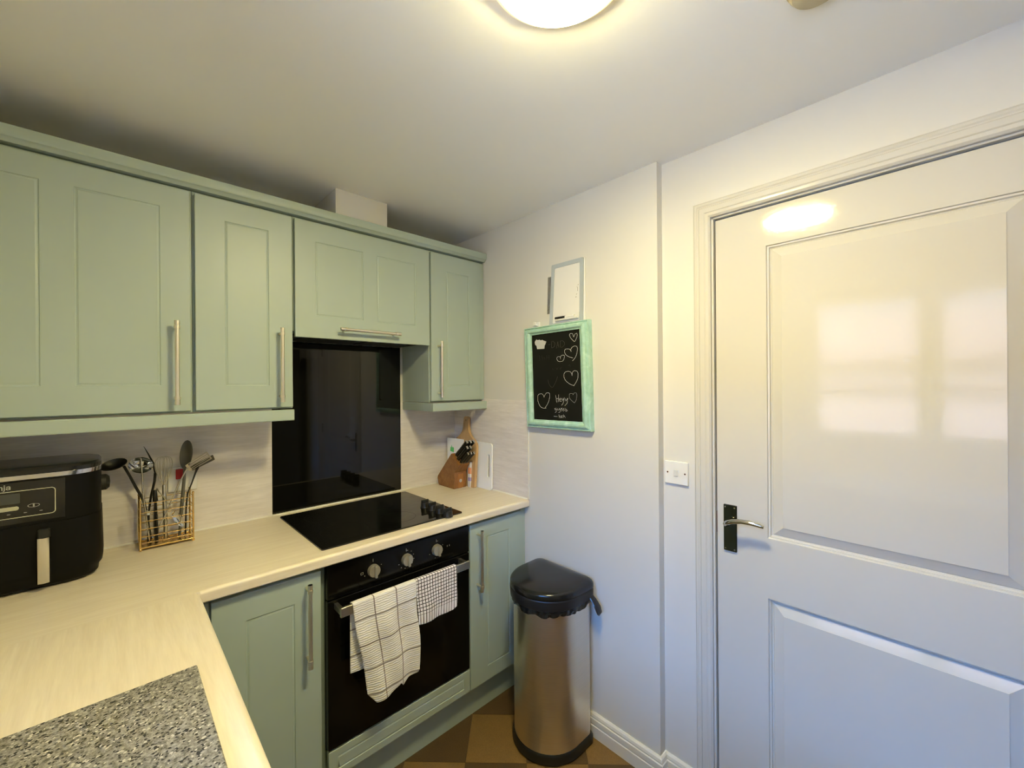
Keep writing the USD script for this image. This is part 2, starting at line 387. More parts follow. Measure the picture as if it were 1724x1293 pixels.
# left wall with the window opening (behind and left of the camera)
WY0, WY1, WZ0, WZ1 = -1.37, -2.60, 1.09, 2.06
single('wall_left', cat([bx(XL - WTH, XL, WY0, 0, ZF - .1, ZC), bx(XL - WTH, XL, YB, WY1, ZF - .1, ZC), bx(XL - WTH, XL, WY1, WY0, ZF - .1, WZ0), bx(XL - WTH, XL, WY1, WY0, WZ1, ZC)]), 'wall', kind='structure', smooth=False)
wd = thing('window_1', None, None, (XL, (WY0 + WY1) / 2, WZ0), kind='structure')
xf0, xf1 = XL - .10, XL - .045
part(wd, 'window_frame', cat([bx(xf0, xf1, WY1, WY0, WZ0, WZ0 + .06, .004), bx(xf0, xf1, WY1, WY0, WZ1 - .06, WZ1, .004), bx(xf0, xf1, WY0 - .065, WY0, WZ0 + .06, WZ1 - .06, .004),
     bx(xf0, xf1, WY1, WY1 + .065, WZ0 + .06, WZ1 - .06, .004), bx(xf0, xf1, -2.045, -1.922, WZ0 + .06, WZ1 - .06, .004)]), 'upvc')
for a, b in ((WY0 - .06, -1.925), (-2.04, WY1 + .06)):
    part(wd, 'window_pane', bx(xf0 + .02, xf0 + .026, b, a, WZ0 + .055, WZ1 - .055), 'pane', smooth=False)
part(wd, 'window_sill', bx(XL - .05, XL + .03, WY1 - .02, WY0 + .02, WZ0 - .03, WZ0, .004), 'upvc')

# skirting board: follows the wall, then the step
SKP = [(0, 0), (.016, 0), (.016, .048), (.0135, .051), (.0135, .054), (.015, .056), (.015, .076), (.011, .079), (.011, .082), (.0125, .084), (.010, .094), (.004, .10), (0, .10)]
def skirt_run(path):
    """profile swept along plan points; the room lies to the -x / -y side"""
    V = []; k = len(SKP)
    P = [np.array(p, float) for p in path]
    for i, p in enumerate(P):
        d0 = P[i] - P[i - 1] if i else P[1] - P[0]
        d1 = P[i + 1] - P[i] if i + 1 < len(P) else d0
        n = lambda d: np.array([d[1], -d[0]]) / np.linalg.norm(d)
        a, b = n(d0), n(d1); m = (a + b) / (1 + a @ b)
        for o, h in SKP: V.append((p[0] + m[0] * o, p[1] + m[1] * o, ZF + h))
    Fc = []
    for i in range(len(P) - 1):
        for j in range(k):
            q = (i * k + j, i * k + (j + 1) % k, (i + 1) * k + (j + 1) % k, (i + 1) * k + j)
            Fc += [(q[0], q[1], q[2]), (q[0], q[2], q[3])]
    for base, s in ((0, 1), ((len(P) - 1) * k, -1)):
        for j in range(1, k - 1):
            Fc.append((base, base + j, base + j + 1) if s > 0 else (base, base + j + 1, base + j))
    m = trimesh.Trimesh(V, Fc, process=False)
    if m.volume < 0: m.faces = m.faces[:, ::-1]
    return m
single('baseboard_right', skirt_run([(0, -.60), (0, YS), (XS, YS), (XS, DY0 + .062)]), 'trim', kind='structure', smooth=25)

# architrave round the door: moulded section, mitred
ARP = [(0, 0), (0, -.012), (.006, -.017), (.012, -.0175), (.0135, -.014), (.0165, -.014), (.020, -.0165), (.036, -.0165), (.040, -.012), (.043, -.012), (.047, -.0145), (.054, -.0135), (.060, -.008), (.062, 0)]
def frame_u(y0, y1, z0, z1, prof, x0):
    """three-sided mitred frame: profile offset runs outwards from the opening, depth along x"""
    k = len(prof); V = []
    for (sy, yy, zz, fz) in ((1, y0, z0, 0), (1, y0, z1, 1), (-1, y1, z1, 1), (-1, y1, z0, 0)):
        for o, d in prof: V.append((x0 + d, yy + sy * o, zz + fz * o))
    Fc = []
    for i in range(3):
        for j in range(k):
            q = (i * k + j, i * k + (j + 1) % k, (i + 1) * k + (j + 1) % k, (i + 1) * k + j)
            Fc += [(q[0], q[1], q[2]), (q[0], q[2], q[3])]
    m = trimesh.Trimesh(V, Fc, process=False)
    if m.volume < 0: m.faces = m.faces[:, ::-1]
    return m
single('trim_1', frame_u(DY0 + .002, DY1 - .002, ZF, DZ1 + .002, list(reversed(ARP)), XS), 'gloss', kind='structure', smooth=25)

# door: lining, leaf with two moulded panels, lever handle
dr = thing('door_1', None, None, (.04, (DY0 + DY1) / 2, ZF), kind='structure')
part(dr, 'door_lining', cat([bx(XS - .001, .13, DY0, DY0 - .004, ZF, DZ1), bx(XS - .001, .13, DY1 + .004, DY1, ZF, DZ1), bx(XS - .001, .13, DY1, DY0, DZ1 - .004, DZ1),
     bx(.091, .127, DY0 - .018, DY0 - .004, ZF, DZ1 - .004), bx(.091, .127, DY1 + .004, DY1 + .018, ZF, DZ1 - .004)]), 'gloss', smooth=False)
LY0, LY1, LZ0, LZ1 = -1.4990, -2.3635, ZF + .006, 2.0555
W_, H_ = LY0 - LY1, LZ1 - LZ0
DSECT = [(-.002, -.01), (0.0, 0.0), (.002, .0045), (.004, .0055), (.0065, .0060), (.009, .0110), (.0125, .0125), (.0145, .0105), (.043, .0010), (.0435, -.01)]
up = (-1.6573, -2.2085)
leaf = panel_door(W_, H_, .04, [(LY0 - up[0], LY0 - up[1], .974 - LZ0, 1.9295 - LZ0), (LY0 - up[0], LY0 - up[1], .16 - LZ0, .7775 - LZ0)], DSECT, .0015)
part(dr, 'door_leaf', place(leaf, (.0506, LY0, LZ0), -EY, EZ, EX), 'gloss', smooth=20)
part(dr, 'latch_keep', bx(.052, .074, DY0 - .0064, DY0 - .0042, .955, 1.03), 'brown_dark', 'dark metal latch keep in the door lining', smooth=False)
hx = .0506
hd = part(dr, 'handle_plate', bx(hx - .007, hx + .002, -1.565, -1.5227, .9015, 1.0607, .0015), 'plate', 'dark polished handle backplate')
ys = [-1.5475, -1.5475, -1.548, -1.556, -1.574, -1.60, -1.626, -1.649, -1.664]
xs = [0, -.03, -.046, -.054, -.057, -.057, -.056, -.0535, -.052]
zs = [1.004, 1.005, 1.009, 1.016, 1.025, 1.0308, 1.0315, 1.0292, 1.0260]
part(hd, 'lever', tube([(hx + x, y + .0042, z - .0035) for x, y, z in zip(xs, ys, zs)], [.0095, .0085, .0085, .0085, .0085, .008, .0075, .0068, .005], 14), 'chrome', 'curved polished chrome lever', smooth=True)
for y in (-1.5290, -1.5585):
    for z in (.9095, 1.0525):
        part(hd, 'screw', lathe([(0, 0), (.0032, 0), (.0026, .0012), (0, .0015)], (hx - .007, y, z), 12, (-1, 0, 0)), 'steel')
for z in (.25, 1.05, 1.82):
    part(dr, 'hinge', cyl((hx - .004, DY1 + .006, z - .045), (hx - .004, DY1 + .006, z + .045), .006, n=12), 'steel')

# ---------------------------------------------------------------- outside the window
single('garden_ground', bx(-22, XL - WTH, -16, 13, ZF - .3, ZF - .15), 'tarmac', 'pale paved ground outside the window', 'ground', smooth=False)
nh = thing('neighbour_house', 'sunlit red brick house mirrored in the glossy door panel', 'house', (-9.5, -1.5, ZF - .15))
part(nh, 'brick_wall', bx(-14, -9.5, -12, 9, ZF - .15, 3.5), 'brick', smooth=False)
part(nh, 'stone_band', cat([bx(-9.5, -9.44, -12, 9, 1.66, 1.88), bx(-9.5, -9.44, -12, 9, 1.16, 1.38)]), 'band', 'dark horizontal bands', smooth=False)
part(nh, 'rendered_plinth', bx(-9.5, -9.46, -12, 9, ZF - .15, 1.158), plain('pale_render', (.66, .40, .27), .9), 'pale rendered lower wall', smooth=False)
part(nh, 'roof', prism([(-14.3, 3.5), (-9.2, 3.5), (-11.75, 4.2)], -12.3, 9.3, 'y'), 'roof', smooth=False)

# ---------------------------------------------------------------- wall cabinets
YU = -.2875                      # front face of the wall doors
GS = [(-.002, -.01), (0, 0), (.0012, .0018), (.0030, .0026), (.0050, .0022), (.0084, .0003), (.009, -.01)]
def door_x(x0, x1, z0, z1, yf, panels, t=.018):
    """door facing -y"""
    m = panel_door(x1 - x0, z1 - z0, t, [(a - x0, b - x0, c - z0, d - z0) for a, b, c, d in panels], GS)
    return place(m, (x0, yf, z0), EX, EZ, EY)
def bar_handle(parent, p0, p1, yf, label='brushed nickel bar handle'):
    """T-bar: rod with collars and two posts that reach the door face yf"""
    p0, p1 = np.array(p0, float), np.array(p1, float); d = (p1 - p0) / np.linalg.norm(p1 - p0)
    m = [cyl(p0, p1, .0064, n=18)]
    for p, s in ((p0, 1), (p1, -1)):
        e = p + d * s * .022
        m += [cyl(p, p + d * s * .012, .0074, n=18), cyl(e - d * .005, e + d * .005, .0086, n=18), cyl((e[0], yf + .001, e[2]), e, .0045, n=12)]
    return part(parent, 'handle', cat(m), 'nickel', label)

def carcass(x0, x1, y0, y1, z0, z1):
    return bx(x0, x1, y0, y1, z0, z1, .0008)
YC0, YC1 = -.2675, -.004
def wall_unit(label, x0, x1, dx0, dx1, z0, dz0, panels, handle, mat='sage'):
    t = thing('wall_cabinet', label, 'cabinet', ((x0 + x1) / 2, -.14, z0), 'sage green wall cabinets')
    part(t, 'cabinet_body', carcass(x0, x1, YC0, YC1, z0, 2.157), mat)
    d = part(t, 'door', door_x(dx0, dx1, dz0, 2.147, YU, panels), 'sage')
    bar_handle(d, *handle, YU)
    return t
YH = -.325
wall_unit('widest sage wall cabinet with two routed panels, over the air fryer', -1.926, -1.2975, -1.923, -1.3035, 1.394, 1.400,
          [(-1.847, -1.6455, 1.487, 2.077), (-1.577, -1.382, 1.487, 2.077)], ((-1.343, YH, 1.423), (-1.343, YH, 1.700)))
wall_unit('narrow sage wall cabinet with one routed panel, left of the hood cabinet', -1.2965, -.9795, -1.2905, -.9835, 1.394, 1.400,
          [(-1.205, -1.065, 1.484, 2.073)], ((-1.0295, YH, 1.421), (-1.0295, YH, 1.703)))
hc = thing('hood_cabinet', 'short sage cooker hood cabinet with two panels and a horizontal bar handle', 'cabinet', (-.665, -.14, 1.69), 'sage green wall cabinets')
part(hc, 'cabinet_body', carcass(-.9775, -.3515, YC0, YC1, 1.700, 2.157), 'sage')
part(hc, 'hood_underside', cat([bx(-.955, -.375, YC0 + .012, -.02, 1.684, 1.700, .003), bx(-.93, -.68, -.23, -.06, 1.680, 1.684), bx(-.65, -.40, -.23, -.06, 1.680, 1.684)]), 'black_matte', 'dark extractor grille under the cabinet')
d_ = part(hc, 'lift_up_door', door_x(-.9735, -.3555, 1.677, 2.147, YU, [(-.8960, -.6945, 1.768, 2.070), (-.6310, -.4330, 1.766, 2.067)]), 'sage')
bar_handle(d_, (-.809, YH, 1.7175), (-.534, YH, 1.7165), YU)
t4 = wall_unit('narrow sage wall cabinet beside the chalkboard wall, right of the hood', -.3505, -.0015, -.3465, -.0365, 1.394, 1.400,
          [(-.2535, -.1085, 1.474, 2.062)], ((-.309, YH, 1.419), (-.309, YH, 1.700)))
part(t4, 'filler_strip', bx(-.0345, -.0015, -.280, -.262, 1.400, 2.150, .001), 'sage')

CO = [(-.3075, 2.2013), (-.3085, 2.199), (-.3085, 2.176), (-.3055, 2.170), (-.299, 2.167), (-.292, 2.1585), (-.20, 2.1585), (-.20, 2.2013)]
single('cornice', prism(CO, XL + .001, -.001, 'x'), 'sage', 'long sage green cornice moulding along the top of the wall cabinets', 'moulding')
def pelmet_prof(y0): return [(y0, 1.3905), (y0 - .002, 1.388), (y0 - .002, 1.352), (y0, 1.3487), (y0 + .018, 1.3487), (y0 + .018, 1.3905)]
single('pelmet', prism(pelmet_prof(-.3055), XL + .002, -.985, 'x'), 'sage', 'sage light pelmet under the two left wall cabinets', 'moulding')
single('pelmet', cat([prism(pelmet_prof(-.3055), -.3525, -.002, 'x'), bx(-.3525, -.3345, -.2875, -.006, 1.3487, 1.3905, .001)]), 'sage', 'short sage pelmet with a return, under the right wall cabinet', 'moulding')
single('duct_box', bx(-.807, -.571, -.272, -.001, 2.159, ZC, .001), 'wall', 'white boxed extractor duct between the hood cabinet and the ceiling', 'duct')

# ---------------------------------------------------------------- base units and worktops
YBF = -.598                      # front face of the base doors
ZW = .91
def base_unit(label, x0, x1, dx0, dx1, panels, handle, z0=.122, dz1=.856, group='sage green base cabinets'):
    t = thing('base_cabinet', label, 'cabinet', ((x0 + x1) / 2, -.3, z0), group)
    part(t, 'cabinet_body', carcass(x0, x1, -.578, -.02, z0, .866), 'sage')
    d = part(t, 'door', door_x(dx0, dx1, z0 + .002, dz1, YBF, panels), 'sage')
    bar_handle(d, *handle, YBF)
    return t
b1 = base_unit('sage base cabinet in the worktop corner, left of the oven', -1.318, -.9865, -1.2945, -.9895, [(-1.2085, -1.0715, .235, .773)], ((-1.036, -.636, .563), (-1.036, -.636, .836)))
part(b1, 'corner_post', bx(-1.318, -1.2985, -.590, -.570, .124, .856, .001), 'sage')
b2 = base_unit('narrow sage base cabinet behind the steel bin, right of the oven', -.3570, -.0015, -.3530, -.0355, [(-.2570, -.1150, .19, .786)], ((-.315, -.636, .562), (-.315, -.636, .833)))
part(b2, 'filler_strip', bx(-.0335, -.0015, -.592, -.572, .124, .860, .001), 'sage')
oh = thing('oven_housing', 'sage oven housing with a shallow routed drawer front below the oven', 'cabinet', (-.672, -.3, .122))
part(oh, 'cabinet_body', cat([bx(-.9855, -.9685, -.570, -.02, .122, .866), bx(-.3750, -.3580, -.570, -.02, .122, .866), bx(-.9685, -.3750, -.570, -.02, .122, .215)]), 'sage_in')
part(oh, 'drawer_front', door_x(-.968, -.3585, .124, .2215, YBF, [(-.9395, -.390, .149, .197)]), 'sage')
single('plinth', bx(XL + .62, -.002, -.5485, -.5305, ZF, .119, .001), 'sage', 'sage kickboard along the floor under the oven and base cabinets', 'kickboard')
lb = thing('base_cabinet_run', 'sage base cabinet under the granite board, facing the door', 'cabinet', (-1.62, -1.6, .122))
part(lb, 'cabinet_body', bx(XL + .03, -1.358, -2.70, -.62, .122, .866), 'sage')
for k in range(4):
    y0 = -.67 - k * .50
    m = panel_door(.49, .732, .018, [(.09, .40, .11, .63)], GS)
    d = part(lb, 'door', place(m, (-1.338, y0, .124), -EY, EZ, -EX), 'sage')
    ya = y0 - .43
    part(d, 'handle', cat([cyl((-1.3185, ya, .56), (-1.3185, ya, .835), .0055, n=14), cyl((-1.339, ya, .585), (-1.3185, ya, .585), .0045, n=10), cyl((-1.339, ya, .81), (-1.3185, ya, .81), .0045, n=10)]), 'nickel')
single('plinth', bx(-1.402, -1.384, -2.70, -.55, ZF, .119), 'sage', 'sage kickboard under the peninsula side of the worktop', 'kickboard')

def bull(y_edge, z0, z1, r=.011):
    """rolled front edge: points from the underside up over the front, edge towards -y"""
    a = np.linspace(0, np.pi / 2, 7)
    top = [(y_edge + r - r * math.cos(t), z1 - r + r * math.sin(t)) for t in a]
    b = .004
    return [(y_edge + b, z0), (y_edge, z0 + b)] + top
ZU = .8735
HX0, HX1, HY0, HY1 = -.9745, -.3715, -.060, -.5675       # hob
wt = cat([prism(bull(-.624, ZU, ZW) + [(-.0025, ZW), (-.0025, ZU)], -1.3225, -.002, 'x'), bx(XL + .002, -1.3225, -.6250, -.0025, ZU, ZW)])
single('worktop', wt, 'worktop', 'pale wood-grain worktop along the back wall, carrying the hob', 'worktop')
lw = [(-1.3222 - (yy + .624), zz) for yy, zz in bull(-.624, ZU, ZW, .016)]
single('worktop', prism(lw + [(XL + .002, ZW), (XL + .002, ZU)], -2.75, -.6252, 'y'), 'worktop_y', 'pale wood-grain worktop in the left foreground under the granite board', 'worktop')

# wall panels behind the worktop
single('wall_panel', cat([bx(XL + .002, -.9905, -.0065, -.0005, ZW, 1.3935)]), 'splash', 'pale wood-effect wall panel behind the utensil basket, left of the black glass', 'wall panel')
single('wall_panel', bx(-.3650, -.0005, -.0065, -.0005, ZW, 1.3935), 'splash', 'pale wood-effect wall panel between the black glass and the corner', 'wall panel')
wp = thing('wall_panel', 'pale wood-effect panel on the right wall beside the white chopping board', 'wall panel', (0, -.31, ZW))
M['splash_b'] = M['splash']
part(wp, 'panel', bx(-.0065, -.0005, -.6215, -.007, ZW, 1.4015), 'splash')
part(wp, 'edge_strip', bx(-.008, -.0005, -.6245, -.6215, ZW, 1.4015), 'sealant')
part(wp, 'sealant_bead', prism([(-.0065, ZW), (-.0125, ZW), (-.0065, ZW + .005)], -.622, -.012, 'y'), 'sealant')
single('glass_splashback', bx(-.9895, -.3660, -.0075, -.0005, ZW + .006, 1.6835, .0008), 'black_glass', 'tall glossy black glass splashback behind the hob', 'splashback')
single('sealant_strip', cat([prism([(-.0065, ZW), (-.0125, ZW), (-.0065, ZW + .0055)], XL + .01, -.9905, 'x'), prism([(-.0065, ZW), (-.0125, ZW), (-.0065, ZW + .0055)], -.3655, -.007, 'x'),
       prism([(-.0005, ZW), (-.016, ZW), (-.014, ZW + .0055), (-.0005, ZW + .0058)], -.9900, -.3660, 'x')]), 'sealant', 'thin cream sealant line where the back wall meets the worktop', 'sealant')

# ---------------------------------------------------------------- hob
hb = thing('hob', 'black glass electric hob with four knobs, set into the worktop', 'hob', ((HX0 + HX1) / 2, (HY0 + HY1) / 2, ZW))
hg = extrude(rrect(HX0, HX1, HY1, HY0, .008), .0048, ((0, 0, ZW + .0004), EX, EY, EZ))
part(hb, 'glass_top', hg, 'hob_glass', smooth=20)
rim = extrude(rrect(HX0 - .0012, HX1 + .0012, HY1 - .0012, HY0 + .0012, .009).difference(rrect(HX0, HX1, HY1, HY0, .008)), .0040, ((0, 0, ZW + .0004), EX, EY, EZ))
part(hb, 'rim', rim, 'black_plastic')
zr = []
for cx, cy, r in ((-.84, -.19, .073), (-.84, -.43, .090), (-.61, -.19, .090), (-.61, -.43, .073)):
    zr.append(extrude(Point(cx, cy).buffer(r, 32).difference(Point(cx, cy).buffer(r - .0012, 32)), .0002, ((0, 0, ZW + .0052), EX, EY, EZ)))
zp_ = plain('zone_print', (.0075, .0075, .0078), .2)
for z_ in zr: part(hb, 'cooking_zone_print', z_, zp_, smooth=False)
for k in range(4):
    cy = -.388 - k * .0615
    cx = -.452
    kb = lathe([(0, 0), (.0215, 0), (.0215, .003), (.0195, .006), (.0185, .020), (.0170, .0235), (0, .0245)], (cx, cy, ZW + .0052), 28)
    q = part(hb, 'knob', kb, 'black_plastic')
    part(q, 'grip', bx(cx - .0185, cx + .0185, cy - .0045, cy + .0045, ZW + .026, ZW + .041, .002), 'black_plastic')

# ---------------------------------------------------------------- oven
OX0, OX1 = -.9680, -.3600
ov = thing('oven', 'black built-in electric oven with three knobs and a steel door bar', 'oven', ((OX0 + OX1) / 2, -.3, .226))
part(ov, 'oven_body', bx(OX0 + .03, OX1 - .03, -.575, -.04, .24, .84), 'black_matte')
part(ov, 'control_panel', bx(OX0, OX1, -.5985, -.575, .744, .8595, .002), 'oven_glass')
od = part(ov, 'oven_door', bx(OX0, OX1, -.5985, -.572, .2275, .7395, .002), 'oven_glass')
part(od, 'window_line', cat([bx(-.66, -.47, -.5988, -.5983, .519, .5198), bx(-.66, -.47, -.5988, -.5983, .533, .5338)]), plain('faint_line', (.05, .048, .035), .4), 'faint rack lines seen through the door glass', smooth=False)
part(ov, 'vent_slot', bx(OX0 + .01, OX1 - .01, -.590, -.575, .7395, .744), 'black_matte')
bar = [bx(-.948, -.404, -.662, -.650, .703, .7355, .0015)]
for x in (-.940, -.412):
    bar.append(bx(x - .007, x + .007, -.651, -.5975, .709, .7295, .001))
part(od, 'door_bar', cat(bar), 'satin', 'satin steel towel-bar handle')
tick = []
for i, kx in enumerate((-.8045, -.668, -.530)):
    kz = .8005
    q = part(ov, 'knob', cat([lathe([(0, 0), (.0225, 0), (.0225, .012), (.0205, .017), (0, .018)], (kx, -.5985, kz), 32, (0, -1, 0))]), 'champagne', 'champagne metal oven knob')
    part(q, 'grip', bx(kx - .004, kx + .0045, -.6285, -.614, kz - .021, kz + .021, .0015), 'champagne')
    tick.append(bx(kx - .001, kx + .001, -.5988, -.5984, kz + .031, kz + .042))
    for a in np.linspace(200, 440, 9)[::(3, 1, 2)[i]]:
        p = (kx + .034 * math.cos(math.radians(a)), kz + .034 * math.sin(math.radians(a)))
        tick.append(bx(p[0] - .0018, p[0] + .0018, -.5988, -.5984, p[1] - .0012, p[1] + .0012))
for z in (.7985, .8025):
    tick.append(bx(-.477, -.474, -.5988, -.5984, z - .001, z + .001)); tick.append(bx(-.466, -.463, -.5988, -.5984, z - .001, z + .001))
tick.append(cat([bx(-.8515, -.8415, -.5988, -.5984, .7960, .7972), bx(-.8515, -.8415, -.5988, -.5984, .8030, .8042), bx(-.8515, -.8503, -.5988, -.5984, .796, .804), bx(-.8427, -.8415, -.5988, -.5984, .796, .804)]))
part(ov, 'printed_marks', cat(tick), 'print_grey', 'pale printed dial marks', smooth=False, kind='stuff')

# ---------------------------------------------------------------- tea towels over the oven bar
def towel(name, label, x0, x1, zt, front, back, mat, seed, wob=.004, skew=(0, 0), nx=44, nz=60, r=.0105):
    """cloth folded over the bar: front(u) and back(u) give the hanging lengths, u from 0 (left) to 1"""
    yc, zc = -.656, .7365
    rows = []
    ts = np.concatenate([np.linspace(-1, 0, 22)[:-1], np.linspace(0, 1, 9)[:-1], np.linspace(1, 2, nz)])
    V, UV = [], []
    rng = np.random.RandomState(seed); ph = rng.rand(4) * 6
    for t in ts:
        for i in range(nx + 1):
            u = i / nx
            x = x0 + (x1 - x0) * u
            if t <= 0:
                h = -t * back(u); y = yc + r + .004 * min(1, h / .05) + wob * .5 * math.sin(u * 9 + ph[0]) * min(1, h / .1); z = zc - h; s = -h
                x = x + skew[1] * h
            elif t < 1:
                a = t * math.pi; y = yc + r * math.cos(a); z = zc + .003 * math.sin(a) ; s = t * .024
            else:
                h = (t - 1) * front(u); k = min(1, h / .12)
                y = yc - r - .003 * k - wob * k * (math.sin(u * 7.5 + ph[1] + h * 3) + .6 * math.sin(u * 15 + ph[2] - h * 9) + .35 * math.sin(h * 28 + u * 5 + ph[3]))
                z = zc - h; s = .024 + h
                c = u - .5
                x = x + skew[0] * h + (-.045 * c * (h / .36) ** 1.3 * (x1 - x0) / .24) + .003 * math.sin(h * 20 + ph[0]) * k
            V.append((x, y, z)); UV.append(((x1 - x0) * u, s))
    V, UV = np.array(V), np.array(UV); n = nx + 1; Fc = []
    for a in range(len(ts) - 1):
        for i in range(nx):
            q = (a * n + i, a * n + i + 1, (a + 1) * n + i + 1, (a + 1) * n + i)
            Fc += [(q[0], q[1], q[2]), (q[0], q[2], q[3])]
    m = trimesh.Trimesh(V, Fc, process=False)
    # thickness: a second skin offset along the normals, stitched round the rim
    N = np.array(m.vertex_normals); th = .0022
    k = len(V); V2 = np.vstack([V + N * th / 2, V - N * th / 2]); F2 = [tuple(f) for f in Fc] + [(c + k, b + k, a + k) for a, b, c in Fc]
    R_ = len(ts)
    loop = list(range(n)) + [a * n + nx for a in range(1, R_)] + [(R_ - 1) * n + i for i in range(nx - 1, -1, -1)] + [a * n for a in range(R_ - 2, 0, -1)]
    for a, b in zip(loop, loop[1:] + loop[:1]):
        F2 += [(b, a, a + k), (b, a + k, b + k)]
    m2 = trimesh.Trimesh(V2, F2, process=False)
    return single(name, m2, mat, label, 'tea towel', smooth=True, uv=np.vstack([UV, UV]))
def front_big(u): return float(np.interp(u, [0, .12, .35, .62, .66, .8, .97, 1], [.335, .372, .371, .352, .366, .352, .345, .335]))
towel('tea_towel', 'long white tea towel with a grey windowpane grid on the oven bar', -.9095, -.6665, .735, front_big, lambda u: .245 + .02 * u, 'towel_grid', 3, .006, (.10, 0))
def front_small(u): return float(np.interp(u, [0, .1, .9, 1], [.168, .172, .170, .160]))
towel('tea_towel', 'short tea towel in a small dark check, right half of the oven bar', -.6650, -.4760, .735, front_small, lambda u: .15, 'towel_check', 8, .003)

# ---------------------------------------------------------------- pedal bin (D-shaped, flat back to the right wall)
BC, BR, BK = (-.138, -.868), .158, -.026
def dshape(r, back, n=40, shift=0):
    a = np.linspace(math.radians(90), math.radians(270), n)
    pts = [(BC[0] + r * math.cos(t), BC[1] + r * math.sin(t)) for t in a]
    p = Polygon(pts + [(back, BC[1] - r), (back, BC[1] + r)])
    return p.buffer(-.028).buffer(.028, quad_segs=8)
def dring(r, back, n=120):
    p = dshape(r, back).exterior
    return np.array([p.interpolate(s, normalized=True).coords[0] for s in np.linspace(0, 1, n, endpoint=False)])
def dloft(levels, n=120, cap=(True, True)):
    """levels: (r, back, z) or (ring array, z)"""
    rings = [np.column_stack([dring(l[0], l[1], n), np.full(n, l[2])]) for l in levels]
    return loft(rings, cap)
def loft(rings, cap=(True, True)):
    n = len(rings[0]); V = np.vstack(rings); Fc = []
    for i in range(len(rings) - 1):
        for j in range(n):
            q = (i * n + j, i * n + (j + 1) % n, (i + 1) * n + (j + 1) % n, (i + 1) * n + j)
            Fc += [(q[0], q[1], q[2]), (q[0], q[2], q[3])]
    extra = []
    for on, i, s in ((cap[0], 0, 1), (cap[1], len(rings) - 1, -1)):
        if on:
            c = len(V) + len(extra); extra.append(rings[i].mean(0))
            for j in range(n):
                a, b = i * n + j, i * n + (j + 1) % n
                Fc.append((c, b, a) if s > 0 else (c, a, b))
    if extra: V = np.vstack([V, extra])
    m = trimesh.Trimesh(V, Fc, process=False)
    if m.volume < 0: m.faces = m.faces[:, ::-1]
    return m
bn = thing('waste_bin', 'tall D-shaped stainless steel kitchen bin with a black lid against the wall', 'bin', (BC[0], BC[1], ZF))
part(bn, 'base_ring', dloft([(BR - .004, BK - .004, ZF), (BR + .002, BK + .002, ZF + .006), (BR + .002, BK + .002, ZF + .030), (BR - .006, BK - .002, ZF + .042)]), 'black_plastic', 'black plastic foot ring')
part(bn, 'steel_body', dloft([(BR - .007, BK - .004, ZF + .034), (BR - .007, BK - .004, .572)]), 'stainless', 'brushed stainless steel body', smooth=25)
# liner poking out below the collar: an uneven skirt
rg = dring(BR - .003, BK - .001, 160); rr = []
rng = np.random.RandomState(5)
hem = .561 + .012 * meshkit.noise(np.column_stack([np.arange(160) * .16, np.zeros(160), np.zeros(160)]), 3) - .006
cx_, cy_ = BC[0] + .03, BC[1]
for z, o, wv in ((.600, .002, .0), (.586, .004, .004), (.573, .005, .009), (None, .003, .012)):
    k = np.arange(160)
    w = 1 + (o + wv * (meshkit.noise(np.column_stack([k * .45, k * 0 + (z or 0) * 9, k * 0]), 9) - .5)) / BR
    P = np.column_stack([(rg[:, 0] - cx_) * w + cx_, (rg[:, 1] - cy_) * w + cy_, hem if z is None else np.full(160, z)])
    P[:, 0] = np.minimum(P[:, 0], BK + .004)
    rr.append(P)
skirt = loft(rr, (False, False))
tail = tube([(-.052, -1.018, .602), (-.050, -1.042, .580), (-.048, -1.060, .555), (-.047, -1.068, .535), (-.047, -1.066, .526)], [.012, .018, .020, .017, .006], 12, (1, .35))
part(bn, 'bin_liner', cat([skirt, tail]), 'bag', 'black plastic liner showing under the lid')
part(bn, 'lid_collar', dloft([(BR - .002, BK - .002, .580), (BR + .007, BK + .002, .586), (BR + .009, BK + .002, .620), (BR + .004, BK + .001, .625)]), 'black_plastic', 'black lid collar')
lid = []
for r, zf, zb in ((BR + .005, .625, .625), (BR + .008, .628, .628), (BR + .007, .644, .645), (BR + .001, .651, .654), (BR - .010, .655, .660), (BR - .045, .660, .666), (BR - .09, .662, .668)):
    q = dring(r, BK + (r - BR) * .6, 120)
    t = np.clip((q[:, 0] - (BC[0] - BR)) / (BK - BC[0] + BR), 0, 1)
    lid.append(np.column_stack([q, zf + (zb - zf) * t]))
part(bn, 'lid', loft(lid), 'black_gloss', 'domed black lid', smooth=35)
part(bn, 'hinge_lug', cat([bx(-.112, -.072, BC[1] + BR - .002, BC[1] + BR + .026, .596, .632, .008)]), 'black_plastic')

# ---------------------------------------------------------------- ceiling lamp and alarm
LX, LY = -.862, -1.550
lp = thing('ceiling_lamp', 'round white glowing flush ceiling lamp', 'ceiling lamp', (LX, LY, ZC))
part(lp, 'base_ring', lathe([(0, 0), (.140, 0), (.1440, -.003), (.1450, -.022), (.1425, -.026), (.138, -.026), (.137, -.016), (0, -.016)], (LX, LY, ZC), 72), usdkit.material(stage, L + 'lit_rim', {'e': ('emission', {'color': (1.0, .74, .30), 'strength': 2.2})}, [], surface='e.emission'), 'softly glowing opal rim')
pr = [(0, -.017), (.1365, -.017), (.1375, -.0255), (.132, -.034), (.110, -.0405), (.07, -.0450), (0, -.047)]
part(lp, 'diffuser', lathe(pr, (LX, LY, ZC), 72), 'lamp', 'lit opal diffuser', smooth=True)
sa = thing('smoke_alarm', 'small cream round alarm on the ceiling near the door', 'alarm', (-.436, -1.887, ZC))
